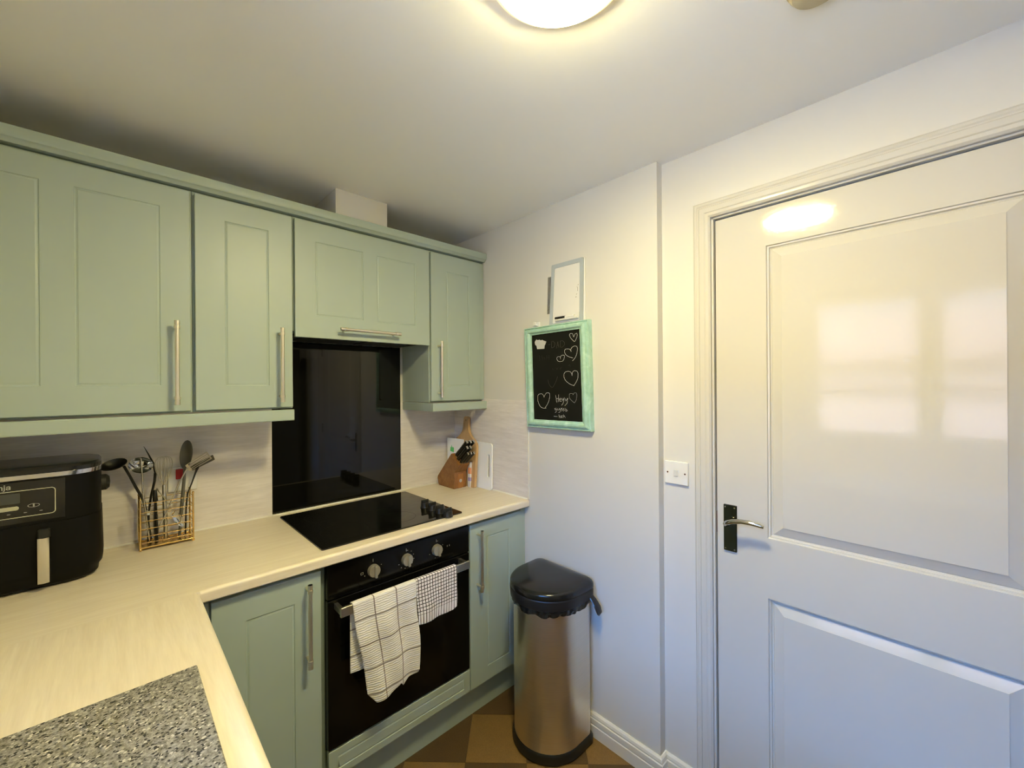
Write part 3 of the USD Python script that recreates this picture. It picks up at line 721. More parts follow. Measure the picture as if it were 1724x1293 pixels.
part(sa, 'alarm_base', lathe([(0, 0), (.056, 0), (.057, -.010), (.054, -.012), (0, -.012)], (-.436, -1.887, ZC), 40), 'alarm')
part(sa, 'alarm_cover', lathe([(0, -.012), (.050, -.012), (.051, -.022), (.045, -.030), (.030, -.034), (0, -.035)], (-.436, -1.887, ZC), 40), 'alarm')

# ---------------------------------------------------------------- things on the right wall
CH = {
'h1':[[(-9023,16915),(-8986,17023),(-9051,17072),(-9146,17051),(-9218,16899),(-9286,17017),(-9390,17049),(-9415,16964),(-9363,16824),(-9258,16696),(-9154,16766),(-9049,16871),(-8997,16960)]],
'h2':[[(-9070,16262),(-9044,16326),(-9124,16447),(-9256,16492),(-9375,16471),(-9421,16365),(-9383,16160),(-9304,15999),(-9146,15852)],[(-9070,16283),(-8938,16388),(-8777,16398),(-8689,16306),(-8721,16198),(-8882,16062),(-9041,16004),(-9157,15977)]],
'h3':[[(-8455,15965),(-8417,16065),(-8306,16071),(-8237,16001),(-8276,15900),(-8415,15842),(-8554,15853),(-8653,15947),(-8687,16073),(-8638,16126),(-8529,16124),(-8456,16042),(-8444,15974)]],
'h4':[[(-9113,15193),(-9088,15277),(-9009,15363),(-8876,15388),(-8713,15349),(-8641,15202),(-8700,15031),(-8871,14881),(-9057,14788),(-9230,14745)],[(-9114,15235),(-9141,15339),(-9246,15407),(-9376,15383),(-9442,15269),(-9435,15104),(-9346,14919),(-9199,14746)]],
'h5':[[(-7431,14200),(-7390,14289),(-7270,14363),(-7118,14343),(-7037,14261),(-7023,14103),(-7083,13901),(-7234,13726),(-7414,13678),(-7563,13693)],[(-7431,14200),(-7510,14335),(-7629,14412),(-7746,14404),(-7792,14295),(-7755,14096),(-7654,13895),(-7474,13690)]],
'h6':[[(-9159,14336),(-9107,14398),(-9017,14397),(-8947,14333),(-8956,14207),(-9051,14104),(-9234,13984)],[(-9159,14336),(-9238,14421),(-9331,14422),(-9367,14319),(-9350,14173),(-9234,13984)]],
'hf':[[(-7693,15022),(-7750,14823),(-7940,14660),(-8096,14821),(-8269,15166)]],
'smudge':[[(-6863,16851),(-6958,16957),(-7050,16918),(-7173,16935),(-7245,16880),(-7324,16914),(-7444,16860),(-7580,16818),(-7532,16711),(-7484,16647),(-7458,16502),(-7015,16513),(-6986,16660),(-6893,16721)]],
'dad':[[(-7709,16662),(-7826,16671)],[(-7913,16770),(-7928,16506),(-7969,16495),(-8101,16560),(-8125,16710),(-8029,16796),(-7896,16793)],[(-8225,16465),(-8295,16762),(-8365,16498)],[(-8254,16592),(-8366,16597)],[(-8451,16771),(-8460,16492),(-8559,16485),(-8697,16582),(-8698,16688),(-8590,16782),(-8440,16781)]],
'faint':[[(-7135,16199),(-7194,15994),(-7133,15929)],[(-7317,16189),(-7345,15964)],[(-7346,16076),(-7478,16070),(-7495,15958)],[(-7616,16173),(-7602,15975)],[(-7763,16165),(-7772,15967)],[(-7603,16063),(-7773,16077)],[(-7960,15543),(-8017,15476)],[(-8188,15557),(-8244,15491),(-8301,15575)],[(-8385,15530),(-8496,15569),(-8440,15485)],[(-8878,15641),(-8985,15679),(-9011,15594)]],
'hey':[[(-8149,14300),(-8213,13977)],[(-8329,14325),(-8304,14001)],[(-8192,14141),(-8316,14161)],[(-8372,14089),(-8483,14121),(-8456,14176),(-8372,14145),(-8399,14025),(-8510,14049)],[(-8528,14178),(-8565,14072),(-8648,14180)],[(-8660,14202),(-8603,13966),(-8508,13856)],[(-8703,14160),(-8756,14055),(-8854,14184)],[(-8865,14185),(-8820,13951),(-8689,13841)]],
'guys':[[(-8172,13715),(-8086,13691),(-8114,13626),(-8199,13673),(-8187,13543),(-8113,13505)],[(-8245,13697),(-8267,13624),(-8340,13644),(-8357,13714)],[(-8357,13714),(-8395,13638)],[(-8468,13726),(-8394,13530),(-8311,13514)],[(-8546,13729),(-8479,13693),(-8561,13644),(-8489,13590)],[(-8655,13725),(-8589,13688),(-8665,13640),(-8599,13586)],[(-8726,13715),(-8741,13588),(-8833,13613),(-8796,13662),(-8731,13673)]],
'hxh':[[(-8037,13327),(-8241,13329)],[(-8338,13420),(-8348,13270)],[(-8348,13334),(-8410,13359),(-8431,13274)],[(-8465,13383),(-8542,13280)],[(-8543,13396),(-8464,13276)],[(-8598,13433),(-8597,13296)],[(-8597,13356),(-8669,13385),(-8695,13301)]],
}
S_ = lambda p, x: (x, p[0] * 1e-4, p[1] * 1e-4)
cb = thing('chalkboard', 'chalkboard in a mint green wooden frame with chalk hearts', 'chalkboard', (-.01, -.815, 1.275))
OUT = [(-.6190, 1.7550), (-1.0045, 1.7590), (-1.0160, 1.2775), (-.6355, 1.2735)]
INN = [(-.6665, 1.7185), (-.9565, 1.7220), (-.9710, 1.3165), (-.6785, 1.3125)]
part(cb, 'slate', trimesh.Trimesh([(x, y, z) for x in (-.0005, -.0190) for y, z in [(a * .93 + c * .07, b * .93 + d * .07) for (a, b), (c, d) in zip(INN, OUT)]],
     [(4, 5, 6), (4, 6, 7), (0, 2, 1), (0, 3, 2)] + [f for i in range(4) for f in ((i, (i + 1) % 4, (i + 1) % 4 + 4), (i, (i + 1) % 4 + 4, i + 4))], process=False), 'slate', smooth=False)
FP = [(0, -.0005), (0, -.022), (.03, -.026), (.12, -.0265), (.17, -.023), (.26, -.023), (.34, -.031), (.52, -.034), (.70, -.033), (.82, -.028), (.88, -.0255), (1.0, -.0240), (1.0, -.0165), (.9, -.0005)]
for i in range(4):
    j = (i + 1) % 4; ringA, ringB = [], []
    for t, x in FP:
        ringA.append((x, OUT[i][0] + (INN[i][0] - OUT[i][0]) * t, OUT[i][1] + (INN[i][1] - OUT[i][1]) * t))
        ringB.append((x, OUT[j][0] + (INN[j][0] - OUT[j][0]) * t, OUT[j][1] + (INN[j][1] - OUT[j][1]) * t))
    part(cb, 'frame_rail', loft([np.array(ringA), np.array(ringB)]), 'mint', smooth=25)
def smooth_line(pts, k=6):
    P = np.array(pts, float)
    if len(P) < 3: return P
    from scipy.interpolate import PchipInterpolator
    s = np.concatenate([[0], np.cumsum(np.linalg.norm(np.diff(P, axis=0), axis=1))])
    t = np.linspace(0, s[-1], k * len(P))
    return np.column_stack([PchipInterpolator(s, P[:, 0])(t), PchipInterpolator(s, P[:, 1])(t)])
def strokes(LL, w, curve=True):
    g = union_all([LineString([(p[0], p[1]) for p in (smooth_line(np.array(l) * 1e-4) if curve else np.array(l) * 1e-4)]).buffer(w / 2, quad_segs=3) for l in LL]).simplify(.0001)
    return extrude(g, .0004, ((-.0190, 0, 0), EY, EZ, -EX))
for k in ('h1', 'h2', 'h3', 'h4', 'h5', 'h6'):
    part(cb, 'chalk_heart', strokes(CH[k], .0019 if k != 'h6' else .0016), 'chalk' if k != 'h6' else 'chalk_mid', smooth=False)
part(cb, 'chalk_heart', strokes(CH['hf'], .0016), 'chalk_faint', 'half rubbed-out heart', smooth=False)
part(cb, 'chalk_smudge', extrude(Polygon(np.array(CH['smudge'][0]) * 1e-4).buffer(.0012), .0004, ((-.0190, 0, 0), EY, EZ, -EX)), 'chalk', 'solid white chalk patch', smooth=False)
part(cb, 'chalk_lettering', strokes(CH['dad'], .0018, False), 'chalk_faint', 'faint chalk word DAD', smooth=False)
part(cb, 'chalk_lettering', strokes(CH['faint'], .0014, False), plain('nearly_gone_chalk', (.022, .023, .023), .9, vary=.4, vscale=300), 'nearly erased chalk scribbles', smooth=False)
part(cb, 'chalk_lettering', strokes(CH['hey'], .0017, False), 'chalk', 'chalk word Heyy', smooth=False)
part(cb, 'chalk_lettering', strokes(CH['guys'], .0015, False), 'chalk', 'small chalk word under Heyy', smooth=False)
part(cb, 'chalk_lettering', strokes(CH['hxh'], .0015, False), 'chalk', 'chalk signature at the bottom', smooth=False)

hk = thing('adhesive_hook', 'small white adhesive hook on top of the chalkboard frame', 'hook', (0, -.685, 1.765))
part(hk, 'back_plate', bx(-.004, -.0005, -.705, -.667, 1.752, 1.782, .002), 'white_plastic')
part(hk, 'hook', cat([bx(-.020, -.003, -.694, -.676, 1.764, 1.772, .002), bx(-.021, -.016, -.694, -.676, 1.764, 1.782, .002)]), 'white_plastic')

wb = thing('whiteboard', 'small portrait whiteboard with a pale blue frame above the chalkboard', 'whiteboard', (0, -.875, 1.745))
WO = [(-.7880, 2.0360), (-.9690, 2.0360), (-.9640, 1.7450), (-.7700, 1.7450)]
def blend(P, Q, t): return [(a + (c - a) * t, b + (d - b) * t) for (a, b), (c, d) in zip(P, Q)]
oq = Polygon(WO).buffer(-.006).buffer(.006)
iq = Polygon(WO).buffer(-.0185).buffer(-.006).buffer(.006)
part(wb, 'board', extrude(oq.buffer(-.002), .004, ((-.0035, 0, 0), EY, EZ, -EX)), 'white_plastic', 'white writing surface', smooth=False)
part(wb, 'frame', extrude(oq.difference(iq), .0065, ((-.0035, 0, 0), EY, EZ, -EX)), 'pale_blue', 'pale blue plastic frame', smooth=False)
part(wb, 'backing_sheet', extrude(Polygon([(-.80, 2.034), (-.975, 2.034), (-.972, 1.75), (-.79, 1.75)]), .003, ((-.0005, 0, 0), EY, EZ, -EX)), 'white_plastic', smooth=False)
co = [tube([(-.004, -.768 + .0 - .010 * math.cos(a) - .004 * (1.985 - z) / .17 * -1, z + .001 * math.sin(a)) if False else (-.006 - .005 * math.sin(a), -.7715 + (1.985 - z) * .035 + .0095 * math.cos(a), z) for a in np.linspace(0, 2 * math.pi, 13)], .0007, 5)
      for z in np.linspace(1.815, 1.983, 34)]
part(wb, 'spiral_binding', cat(co), 'black_plastic', 'dark wire spiral binding', smooth=True)
part(wb, 'pen_tray', cat([bx(-.020, -.010, -.945, -.815, 1.7715, 1.7765, .001), bx(-.021, -.018, -.945, -.815, 1.774, 1.780, .0008), bx(-.018, -.010, -.946, -.938, 1.774, 1.799, .001)]), 'white_plastic')
part(wb, 'pen_scribble', cat([extrude(LineString(l).buffer(.0012), .0003, ((-.0075, 0, 0), EY, EZ, -EX)) for l in ([(-.936, 1.893), (-.937, 1.905), (-.934, 1.912)], [(-.929, 1.878), (-.932, 1.882)], [(-.938, 1.918), (-.940, 1.922)], [(-.926, 1.866), (-.929, 1.868), (-.926, 1.869)])]), 'print_grey', 'grey pen marks', smooth=False)
mk = thing('marker_pen', 'black marker pen with a white barrel on the whiteboard tray', 'marker', (-.015, -.87, 1.783))
part(mk, 'cap', cyl((-.016, -.815, 1.7840), (-.016, -.873, 1.7840), .0068, n=16), 'black_plastic', 'black pen cap')
part(mk, 'barrel', cyl((-.016, -.873, 1.7840), (-.016, -.925, 1.7840), .0060, n=16), 'white_plastic', 'white pen barrel')

ls = thing('light_switch', 'white single light switch on the wall beside the door', 'light switch', (XS, -1.3640, 1.148))
part(ls, 'plate', cat([bx(XS - .009, XS - .0003, -1.4050, -1.3150, 1.1030, 1.1890, .0022)]), 'white_plastic')
part(ls, 'rocker', bx(XS - .012, XS - .007, -1.3680, -1.3520, 1.134, 1.158, .0012), plain('switch_rocker', (.60, .61, .62), .3))
for y in (-1.327, -1.3935):
    part(ls, 'screw', lathe([(0, 0), (.0032, 0), (.0028, .0009), (0, .0012)], (XS - .009, y, 1.146), 14, (-1, 0, 0)), 'brown_dark', 'dark screw head')

# ---------------------------------------------------------------- corner: boards, knife block
pw = thing('chopping_board', 'white plastic chopping board with a slot handle leaning on the right wall', 'chopping board', (-.012, -.24, ZW))
pb = rrect(.10, .366, 0, .252, .016).difference(rrect(.330, .349, .066, .192, .009))
part(pw, 'board', extrude(pb, .009, ((-.0185, 0, ZW), -EY, np.array([.022, 0, 1.0]) / np.linalg.norm([.022, 0, 1]), np.array([-.9998, 0, .022]))), 'board_white', smooth=25)
pd = thing('paddle_board', 'wooden paddle board with a rounded handle standing in the corner', 'chopping board', (-.045, -.15, ZW))
c_ = .150
half = [(.0, .0), (.100, 0), (.107, .006), (.107, .225), (.101, .243), (.085, .258), (.062, .272), (.043, .287), (.030, .305), (.0235, .330), (.0225, .362), (.0215, .378), (.015, .387), (0, .390)]
pp = Polygon([(c_ + a, b) for a, b in half] + [(c_ - a, b) for a, b in half[::-1][1:-1]]).difference(Point(c_, .368).buffer(.004))
dv = np.array([.030, 0, .390]); dv /= np.linalg.norm(dv)
part(pd, 'board', extrude(pp.buffer(.0), .016, ((-.043, 0, ZW), -EY, dv, (-dv[2], 0, dv[0]))), 'beech', smooth=25)
sh = thing('thin_cutting_mat', 'thin bluish-white cutting mat behind the knife block', 'cutting mat', (-.06, -.10, ZW))
s0, s1 = np.array([-.0690, -.022, ZW]), np.array([-.0620, -.175, ZW]); su = (s1 - s0) / np.linalg.norm(s1 - s0); sn = np.array([su[1], -su[0], 0])
part(sh, 'mat', extrude(rrect(0, .150, 0, .262, .004), .0025, (s0, su, EZ, sn if sn[0] < 0 else -sn)), 'board_white', smooth=False)
nn = sn if sn[0] < 0 else -sn
part(sh, 'green_print', extrude(union_all([Polygon([(.028, .185), (.060, .180), (.062, .205), (.050, .212), (.047, .202), (.040, .222), (.036, .205), (.030, .210)])]), .0004, (s0 + nn * .0025, su, EZ, nn)), 'green', 'bright green printed leaf', smooth=False)

KX0, KX1 = -.1500, -.0720
kb = thing('knife_block', 'slanted reddish-brown wooden knife block on the worktop corner', 'knife block', (-.11, -.13, ZW))
prof = [(-.052, ZW + .001), (-.196, ZW + .001), (-.200, ZW + .005), (-.200, 1.000), (-.236, 1.046), (-.181, 1.104), (-.172, 1.102), (-.040, .962), (-.036, .950), (-.046, ZW + .006)]
blk = mani(prism(prof, KX0, KX1, 'x'))
kd = np.array([.05, -.735, .675]); kd /= np.linalg.norm(kd)           # handles point up and into the room
sl = np.array([0, .055, .058]); sl /= np.linalg.norm(sl)
slots = []
rows = [(.014, [-.128, -.108, -.089]), (.038, [-.134, -.112]), (.063, [-.132, -.109, -.086])]
KN = []
for rr_, xs_ in rows:
    for x in xs_:
        p = np.array([x, -.236, 1.046]) + sl * rr_
        KN.append((p, rr_))
        slots.append(place(bx(-.0012, .0012, -.009, .009, -.03, .01), p, EX, sl, kd))
for s in slots: blk = blk - mani(s)
part(kb, 'block', tm(blk), 'block_wood', smooth=25)
part(kb, 'emblem', lathe([(0, 0), (.0095, 0), (.0095, .0010), (0, .0012)], (-.108, -.200, .952), 24, (0, -1, 0)), 'satin', 'round pale metal emblem')
part(kb, 'front_inlay', cat([bx(-.125, -.091, -.2008, -.1995, .913, .990)]), plain('amber_wood', (.38, .16, .045), .25), 'lighter band down the front', smooth=False)
def make_knife(name, label, p, ln, w, group):
    t = thing(name, label, 'knife', p, group)
    prof2 = [(0, 0), (w * .42, 0), (w * .50, ln * .25), (w * .44, ln * .6), (w * .52, ln * .9), (w * .40, ln), (0, ln)]
    h = tube([p + kd * s for s in (0.004, ln * .2, ln * .5, ln * .8, ln * .95, ln)], [w * .44, w * .50, w * .46, w * .50, w * .50, w * .36], 14, (.78, 1))
    part(t, 'handle', h, 'black_gloss', smooth=35)
    part(t, 'blade', place(bx(-.0008, .0008, -w * .42, w * .42, -.035, .006), p, EX, sl, kd), 'steel', smooth=False)
    part(t, 'bolster', place(bx(-w * .30, w * .30, -w * .48, w * .48, 0, .006, .001), p, EX, sl, kd), 'steel')
    part(t, 'end_cap', place(bx(-w * .28, w * .28, -w * .42, w * .42, ln - .004, ln + .003, .002), p, EX, sl, kd), 'steel', 'polished steel end cap')
    for s in (.3, .55, .8):
        part(t, 'rivet', cyl(p + kd * ln * s - EX * w * .33, p + kd * ln * s + EX * w * .33, .0022, n=10), 'steel')
    return t
names = ['left', 'middle', 'right']
kl = ['short steak knife at the lower left of the knife block', 'short steak knife in the middle of the lower row of the knife block', 'short steak knife at the lower right of the knife block',
      'black-handled paring knife left in the middle row of the knife block', 'black-handled utility knife right in the middle row of the knife block',
      'large black-handled knife at the top left of the knife block', 'large black-handled knife in the middle of the top row of the block', 'large black-handled knife at the top right of the knife block']
for (p, rr_), lb_ in zip(KN, kl):
    make_knife('kitchen_knife', lb_, p, .086 if rr_ < .03 else (.108 if rr_ < .05 else .124), .019 if rr_ < .03 else .0225, 'black-handled knives in the knife block')
pk = thing('seasoning_packet', 'slim white packet with orange and violet print beside the knife block', 'packet', (-.058, -.215, ZW))
part(pk, 'carton', bx(-.064, -.049, -.228, -.204, ZW + .0005, 1.050, .002), 'white_plastic')
part(pk, 'orange_print', cat([bx(-.0643, -.0635, -.226, -.212, .985, 1.02), bx(-.0625, -.055, -.2283, -.2275, .985, 1.02)]), 'orange', 'orange printed patch', smooth=False)
part(pk, 'violet_print', cat([bx(-.0643, -.0635, -.226, -.212, .945, .965), bx(-.062, -.054, -.2283, -.2275, .945, .965)]), 'violet', 'violet printed patch', smooth=False)

# ---------------------------------------------------------------- wall switch behind the utensils
cs = thing('cooker_switch', 'white cooker switch plate with a red rocker behind the utensil basket', 'switch', (-1.295, -.0065, 1.12))
part(cs, 'plate', bx(-1.347, -1.257, -.0155, -.0067, 1.078, 1.172, .002), 'white_plastic')
part(cs, 'rocker', bx(-1.3235, -1.3005, -.0205, -.0145, 1.126, 1.164, .0015), 'red', 'red rocker')

# ---------------------------------------------------------------- air fryer
AX0, AX1, AY0, AY1 = -1.915, -1.522, -.300, -.055
af = thing('air_fryer', 'large black air fryer with a silver trim band and chrome drawer handles', 'air fryer', ((AX0 + AX1) / 2, (AY0 + AY1) / 2, ZW))
def frr(inset, z, n=120, rf=.075):
    p = rrect(AX0 + inset, AX1 - inset, AY0 + inset, AY1 - inset, max(.02, rf - inset), 12).exterior
    q = np.array([p.interpolate(s, normalized=True).coords[0] for s in np.linspace(0, 1, n, endpoint=False)])
    q = q[::-1] if p.is_ccw is False else q
    return np.column_stack([q, np.full(n, z)])
part(af, 'lower_body', loft([frr(.018, ZW + .004), frr(.010, ZW + .010), frr(.008, ZW + .026), frr(.001, ZW + .036), frr(-.001, ZW + .05), frr(.001, 1.06), frr(.002, 1.0990)]), 'fryer', smooth=35)
part(af, 'upper_body', loft([frr(.004, 1.0990), frr(.0035, 1.1005), frr(.0035, 1.2265)]), 'fryer', smooth=35)
part(af, 'trim_band', loft([frr(.0025, 1.2270), frr(.0010, 1.2280), frr(.0010, 1.2400), frr(.0025, 1.2410)]), 'steel', 'silver trim band', smooth=35)
part(af, 'top_cover', loft([frr(.003, 1.2410), frr(.003, 1.252), frr(.008, 1.259), frr(.020, 1.262), frr(.07, 1.263)]), 'black_gloss', 'glossy black top cover', smooth=35)
yf = AY0 + .0035
cp = rrect(-1.822, -1.6165, 1.124, 1.199, .009)
pan = part(af, 'control_panel', cat([bx(-1.84, -1.598, yf - .0008, yf + .002, 1.108, 1.222, .0005)]), 'black_gloss', smooth=False)
part(pan, 'outline_print', extrude(cp.difference(cp.buffer(-.0022)), .0006, ((0, yf - .0008, 0), EX, EZ, -EY)), 'print_cream', 'cream printed outline', smooth=False)
part(pan, 'display', extrude(rrect(-1.775, -1.6835, 1.164, 1.192, .002), .0006, ((0, yf - .0008, 0), EX, EZ, -EY)), 'display', 'grey display window', smooth=False)
part(pan, 'button_print', cat([extrude(rrect(-1.765, -1.6855, 1.1455, 1.1565, .0052), .0006, ((0, yf - .0008, 0), EX, EZ, -EY))]), 'print_cream', 'cream pill-shaped start button', smooth=False)
el = Point(0, 0).buffer(1, 16)
from shapely import affinity
e1 = affinity.translate(affinity.scale(el, .0115, .0052), -1.6585, 1.1535)
part(pan, 'dial_print', cat([extrude(e1.difference(affinity.scale(e1, .88, .80)), .0006, ((0, yf - .0008, 0), EX, EZ, -EY)), bx(-1.660, -1.657, yf - .0014, yf - .0008, 1.150, 1.1575)] +
     [bx(x - .003, x + .003, yf - .0014, yf - .0008, 1.1355, 1.137) for x in (-1.704, -1.674, -1.645)]), 'print_grey', 'pale button marks', smooth=False)
tx = meshkit.text_mesh('ninja', .0125, .0005, True)
w_ = tx.bounds[1][0] - tx.bounds[0][0]
part(pan, 'lettering', place(tx, (-1.7015 - w_, yf - .0008, 1.2045), EX, EZ, -EY), 'print_grey', 'pale grey maker lettering', smooth=False)
def drawer_handle(xa, xb):
    pts = [(xa, 0), (xb, 0), (xb - .001, -.012), ((xa + xb) / 2, -.0155), (xa + .001, -.012)]
    return pts
for xa, xb in ((-1.8120, -1.7830), (-1.6535, -1.6250)):
    h = [(xa, AY0 - .012), (xa + .003, AY0 - .022), ((xa + xb) / 2, AY0 - .026), (xb - .003, AY0 - .022), (xb, AY0 - .012), (xb - .003, AY0 - .010), (xa + .003, AY0 - .010)]
    d = part(af, 'drawer_handle', cat([prism(h, .936, 1.062, 'z')]), 'steel', 'vertical silver drawer handle', smooth=40)
    part(d, 'handle_mount', bx(xa + .002, xb - .002, AY0 - .013, AY0 + .004, .940, 1.084, .003), 'black_matte', 'black handle stem')
part(af, 'side_vent', lathe([(0, 0), (.026, 0), (.026, .014), (.018, .022), (0, .024)], (AX1 - .006, -.13, 1.168), 24, (1, 0, 0)), 'black_matte')
for sx in (AX0 + .06, AX1 - .06):
    for sy in (AY0 + .05, AY1 - .05):
        part(af, 'foot', cyl((sx, sy, ZW + .0002), (sx, sy, ZW + .0045), .012, n=14), 'black_matte')

# ---------------------------------------------------------------- wire basket of utensils
BXL, BXR, BYF, BYB, BZ0, BZ1 = -1.4300, -1.2830, -.128, -.034, ZW + .0035, 1.090
bk = thing('utensil_basket', 'gold wire basket on the worktop holding cooking utensils', 'basket', ((BXL + BXR) / 2, (BYF + BYB) / 2, ZW))
cs4 = [(BXL, BYF), (BXR, BYF), (BXR, BYB), (BXL, BYB)]
for x, y in cs4:
    part(bk, 'corner_post', cat([tube([(x, y, ZW + .001), (x, y, BZ1)], .0032, 10), trimesh.creation.icosphere(1, .0042).apply_translation((x, y, BZ1)), trimesh.creation.icosphere(1, .0048).apply_translation((x, y, ZW + .0050))]), 'gold')
for z in (.921, .936, .958, .985, 1.012, 1.042, 1.074):
    part(bk, 'wire_ring', cat([tube([(*a, z), (*b, z)], .0013 if z > .925 else .0026, 8) for a, b in zip(cs4, cs4[1:] + cs4[:1])]), 'gold', smooth=True)
part(bk, 'base_grid', cat([tube([(BXL + i * (BXR - BXL) / 7, BYF, BZ0 + .008), (BXL + i * (BXR - BXL) / 7, BYB, BZ0 + .008)], .0013, 6) for i in range(8)] + [bx(BXL, BXR, BYF, BYB, BZ0 + .004, BZ0 + .0065)]), 'gold')

def spoon_bowl(c, along, face, a, b, depth, th=.0018, n=26, slots=0):
    """oval bowl: centre c, long axis, face direction"""
    al = np.asarray(along, float) / np.linalg.norm(along); fc = np.asarray(face, float); fc -= al * (fc @ al); fc /= np.linalg.norm(fc); sd = np.cross(al, fc)
    rings = []
    for k in (1, .82, .6, .36, .12):
        t = np.linspace(0, 2 * np.pi, n, endpoint=False)
        rings.append(np.asarray(c) + k * (a * np.cos(t)[:, None] * al + b * np.sin(t)[:, None] * sd) - fc * depth * (1 - k * k))
    back = [r - fc * th for r in rings]
    return loft(rings[::-1] + [rings[0] - fc * th * .5] + back, (True, True))
def utensil(name, label, category, head, head_mat, handle, r, handle_mat, flat=None, extra=()):
    lo = handle[-1]
    t = thing(name, label, category, lo, 'utensils in the gold wire basket')
    if head is not None: part(t, 'head', head, head_mat, smooth=35)
    part(t, 'handle', tube(handle, r, 10, flat), handle_mat, smooth=True)
    for nm, m, mt in extra: part(t, nm, m, mt, smooth=35)
    return t
zb = BZ0 + .012
# 1 dark ladle whose head points left, over the fryer
h1 = cat([spoon_bowl((-1.496, -.060, 1.214), (-1, -.1, -.28), (-.1, -.55, .8), .036, .026, .016)])
utensil('serving_spoon', 'dark serving spoon leaning far left over the air fryer', 'spoon', h1, 'nylon', [(-1.470, -.059, 1.204), (-1.454, -.058, 1.165), (-1.4395, -.056, 1.125), (-1.419, -.053, 1.075), (-1.411, -.050, 1.030), (-1.399, -.047, zb)], [.006, .006, .0065, .0065, .006, .006], 'nylon', (1, .7))
# 2 chrome ladle bowl turned to the room
b2_ = spoon_bowl((-1.426, -.094, 1.206), (1, 0, -.25), (.05, -.86, .50), .034, .030, .026)
utensil('ladle', 'shiny chrome ladle with a round bowl at the back left of the basket', 'ladle', b2_, 'chrome', [(-1.427, -.110, 1.232), (-1.4225, -.100, 1.165), (-1.4215, -.094, 1.11), (-1.414, -.09, 1.03), (-1.402, -.088, zb)], .0030, 'steel')
# 3 black slotted spatula with a bent tip
utensil('spatula', 'black bent spatula with its tip up, left of the whisk', 'spatula', tube([(-1.417, -.062, 1.268), (-1.405, -.064, 1.24), (-1.392, -.066, 1.205), (-1.386, -.067, 1.165)], [.002, .008, .013, .009], 12, (1, .28)), 'nylon',
        [(-1.386, -.067, 1.168), (-1.388, -.068, 1.14), (-1.3985, -.070, 1.085), (-1.405, -.072, 1.03), (-1.408, -.074, zb)], [.009, .008, .0075, .0065, .006], 'nylon', (1, .5), [('end_tip', cyl((-1.408, -.0755, 1.022), (-1.406, -.0750, 1.036), .0078, n=12), 'white_plastic')])
# 4 balloon whisk
ws = []
for k in range(8):
    a = math.pi * k / 8; u_ = np.array([math.cos(a), math.sin(a), 0])
    pts = []
    for s in np.linspace(-1, 1, 25):
        w = .0265 * math.copysign(abs(s) ** .0 if False else 1, s) * math.sin(math.pi * min(1, (1 - abs(s)) * 1.0) ** .62 * .5 + 0) if False else None
        th = s * math.pi / 2
        rad = .026 * math.sin(2 * min(abs(th), math.pi / 2) * .999) ** .75 if abs(s) > .5 else .026 * math.sin(abs(th) * 2) ** .6
        h = .108 * math.cos(th) ** .85 if abs(s) < 1 else 0
        pts.append(np.array([-1.3625, -.078, 1.118]) + u_ * math.copysign(rad, s) + np.array([.0, .004, 1.0]) * h)
    ws.append(tube(pts, .0007, 5))
utensil('whisk', 'wire balloon whisk standing in the middle of the basket', 'whisk', cat(ws), 'satin', [(-1.3625, -.078, 1.122), (-1.3615, -.0785, 1.075), (-1.360, -.079, 1.02), (-1.358, -.08, zb)], [.0055, .0065, .007, .0065], 'satin')
# 5 grey spoon, tallest
utensil('cooking_spoon', 'grey oval cooking spoon, tallest in the utensil basket', 'spoon', spoon_bowl((-1.2965, -.060, 1.224), (.10, .12, 1), (-.75, -.65, .1), .054, .026, .010), 'grey_nylon',
        [(-1.301, -.063, 1.175), (-1.303, -.065, 1.13), (-1.308, -.068, 1.07), (-1.313, -.071, 1.01), (-1.318, -.074, zb)], [.007, .0095, .0105, .010, .008], 'grey_nylon', (1, .55))
# 6 steel slotted turner with a thin diagonal handle
def blade(c, along, side, a, b, th, nsl, slw, inset):
    """slotted trapezoid blade in the plane (along, side) centred on c"""
    al = np.asarray(along, float) / np.linalg.norm(along); sd = np.asarray(side, float); sd -= al * (sd @ al); sd /= np.linalg.norm(sd); nm_ = np.cross(al, sd)
    P = Polygon([(-a, -b * .78), (a, -b), (a, b), (-a, b * .78)]).buffer(-.003).buffer(.003)
    for k in range(nsl):
        v = (k - (nsl - 1) / 2) * (2 * b * .80 / nsl)
        P = P.difference(sbox(-a + inset, v - slw / 2, a - inset * .55, v + slw / 2).buffer(.0008))
    return extrude(P, th, (np.asarray(c) - nm_ * th / 2, al, sd, nm_))
utensil('slotted_turner', 'steel slotted turner tilted to the right on a thin diagonal handle', 'turner', blade((-1.262, -.098, 1.197), (1, 0, .62), (-.35, -.55, .62), .040, .025, .0014, 4, .0056, .010), 'satin',
        [(-1.292, -.098, 1.178), (-1.302, -.099, 1.166), (-1.325, -.101, 1.115), (-1.352, -.104, 1.04), (-1.375, -.106, .985), (-1.394, -.108, zb)], .0027, 'satin')
# 7 black slotted turner behind it
utensil('turner', 'black nylon turner behind the steel one, right of the basket', 'turner', blade((-1.244, -.056, 1.184), (1, 0, .50), (-.2, -.75, .45), .040, .024, .0024, 0, .004, .010), 'nylon',
        [(-1.258, -.054, 1.174), (-1.267, -.055, 1.149), (-1.278, -.058, 1.114), (-1.2925, -.063, 1.075), (-1.2975, -.068, 1.02), (-1.301, -.073, zb)], [.011, .0065, .005, .005, .0052, .0055], 'nylon', (1, .5))
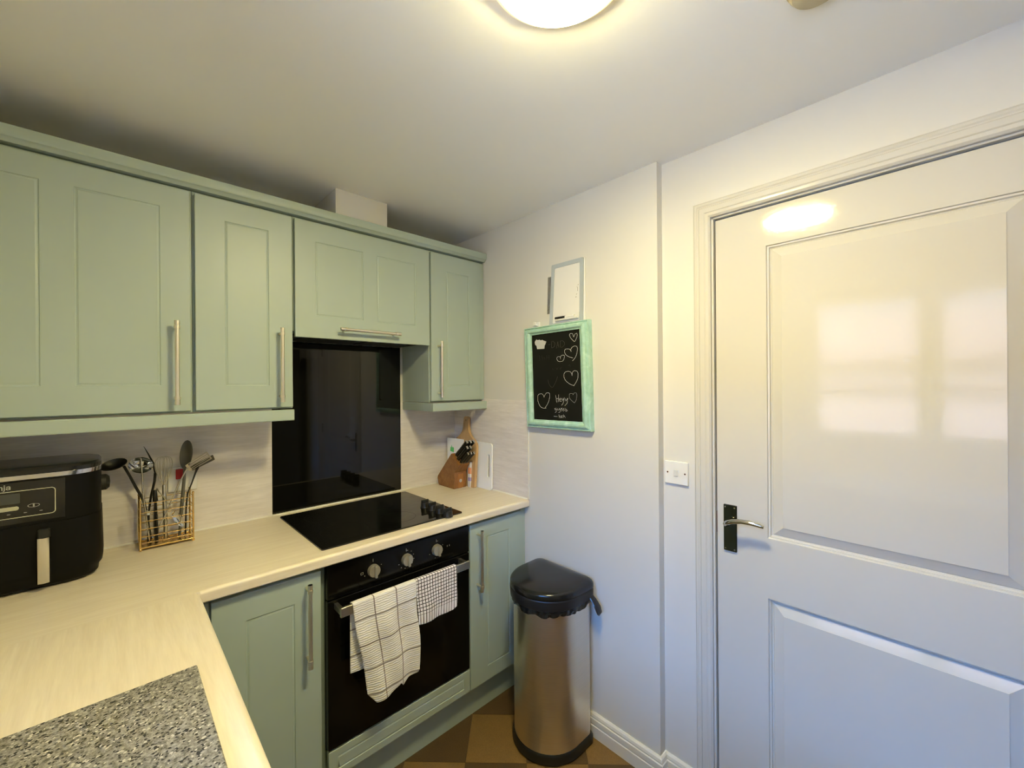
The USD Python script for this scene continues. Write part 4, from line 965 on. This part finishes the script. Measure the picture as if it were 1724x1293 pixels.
# 8 bright table spoon lying across the inside
utensil('spoon', 'bright metal spoon slanting down inside the basket', 'spoon', spoon_bowl((-1.326, -.116, .998), (.42, 0, -.9), (-.1, -1, .15), .034, .012, .005), 'chrome',
        [(-1.340, -.115, 1.027), (-1.352, -.112, 1.055), (-1.366, -.108, 1.083), (-1.384, -.102, 1.118)], [.0035, .003, .003, .004], 'steel', (1, .6))
# 9 broad dark handle low inside the basket
utensil('spatula', 'broad dark spatula standing low inside the left of the basket', 'spatula', tube([(-1.388, -.100, 1.075), (-1.388, -.100, 1.03), (-1.387, -.101, .98), (-1.386, -.102, zb)], [.012, .017, .019, .016], 12, (1, .35)), 'nylon',
        [(-1.388, -.100, 1.072), (-1.389, -.099, 1.095), (-1.390, -.098, 1.112)], [.008, .007, .006], 'nylon')

# ---------------------------------------------------------------- granite board in the foreground
gb = thing('granite_board', 'speckled grey granite worktop saver in the left foreground', 'worktop saver', (-1.575, -1.27, ZW))
part(gb, 'slab', bx(-1.775, -1.3755, -1.520, -1.0200, ZW + .003, ZW + .0125, .002), 'granite')
for x in (-1.73, -1.42):
    for y in (-1.48, -1.06):
        part(gb, 'rubber_foot', cyl((x, y, ZW + .0002), (x, y, ZW + .0035), .009, n=14), 'black_matte')

# ---------------------------------------------------------------- tall fridge behind the camera, seen in the black glass
fr = thing('fridge', 'tall dark fridge mirrored at the left of the black glass splashback', 'fridge', (-.36, -2.83, ZF))
part(fr, 'fridge_body', bx(-.62, -.085, -3.035, -2.63, ZF + .02, 1.86, .006), 'fridge')
part(fr, 'upper_door', bx(-.675, -.624, -3.035, -2.63, .66, 1.86, .008), 'fridge')
part(fr, 'lower_door', bx(-.675, -.624, -3.035, -2.63, ZF + .06, .65, .008), 'fridge')
for z0, z1 in ((.74, 1.24), (.30, .58)):
    part(fr, 'door_handle', cat([cyl((-.712, -2.68, z0), (-.712, -2.68, z1), .008, n=14), cyl((-.676, -2.68, z0 + .03), (-.712, -2.68, z0 + .03), .006, n=10), cyl((-.676, -2.68, z1 - .03), (-.712, -2.68, z1 - .03), .006, n=10)]), 'steel')
for x in (-.58, -.13):
    for y in (-2.98, -2.68):
        part(fr, 'foot', cyl((x, y, ZF + .0005), (x, y, ZF + .022), .016, n=14), 'black_plastic')
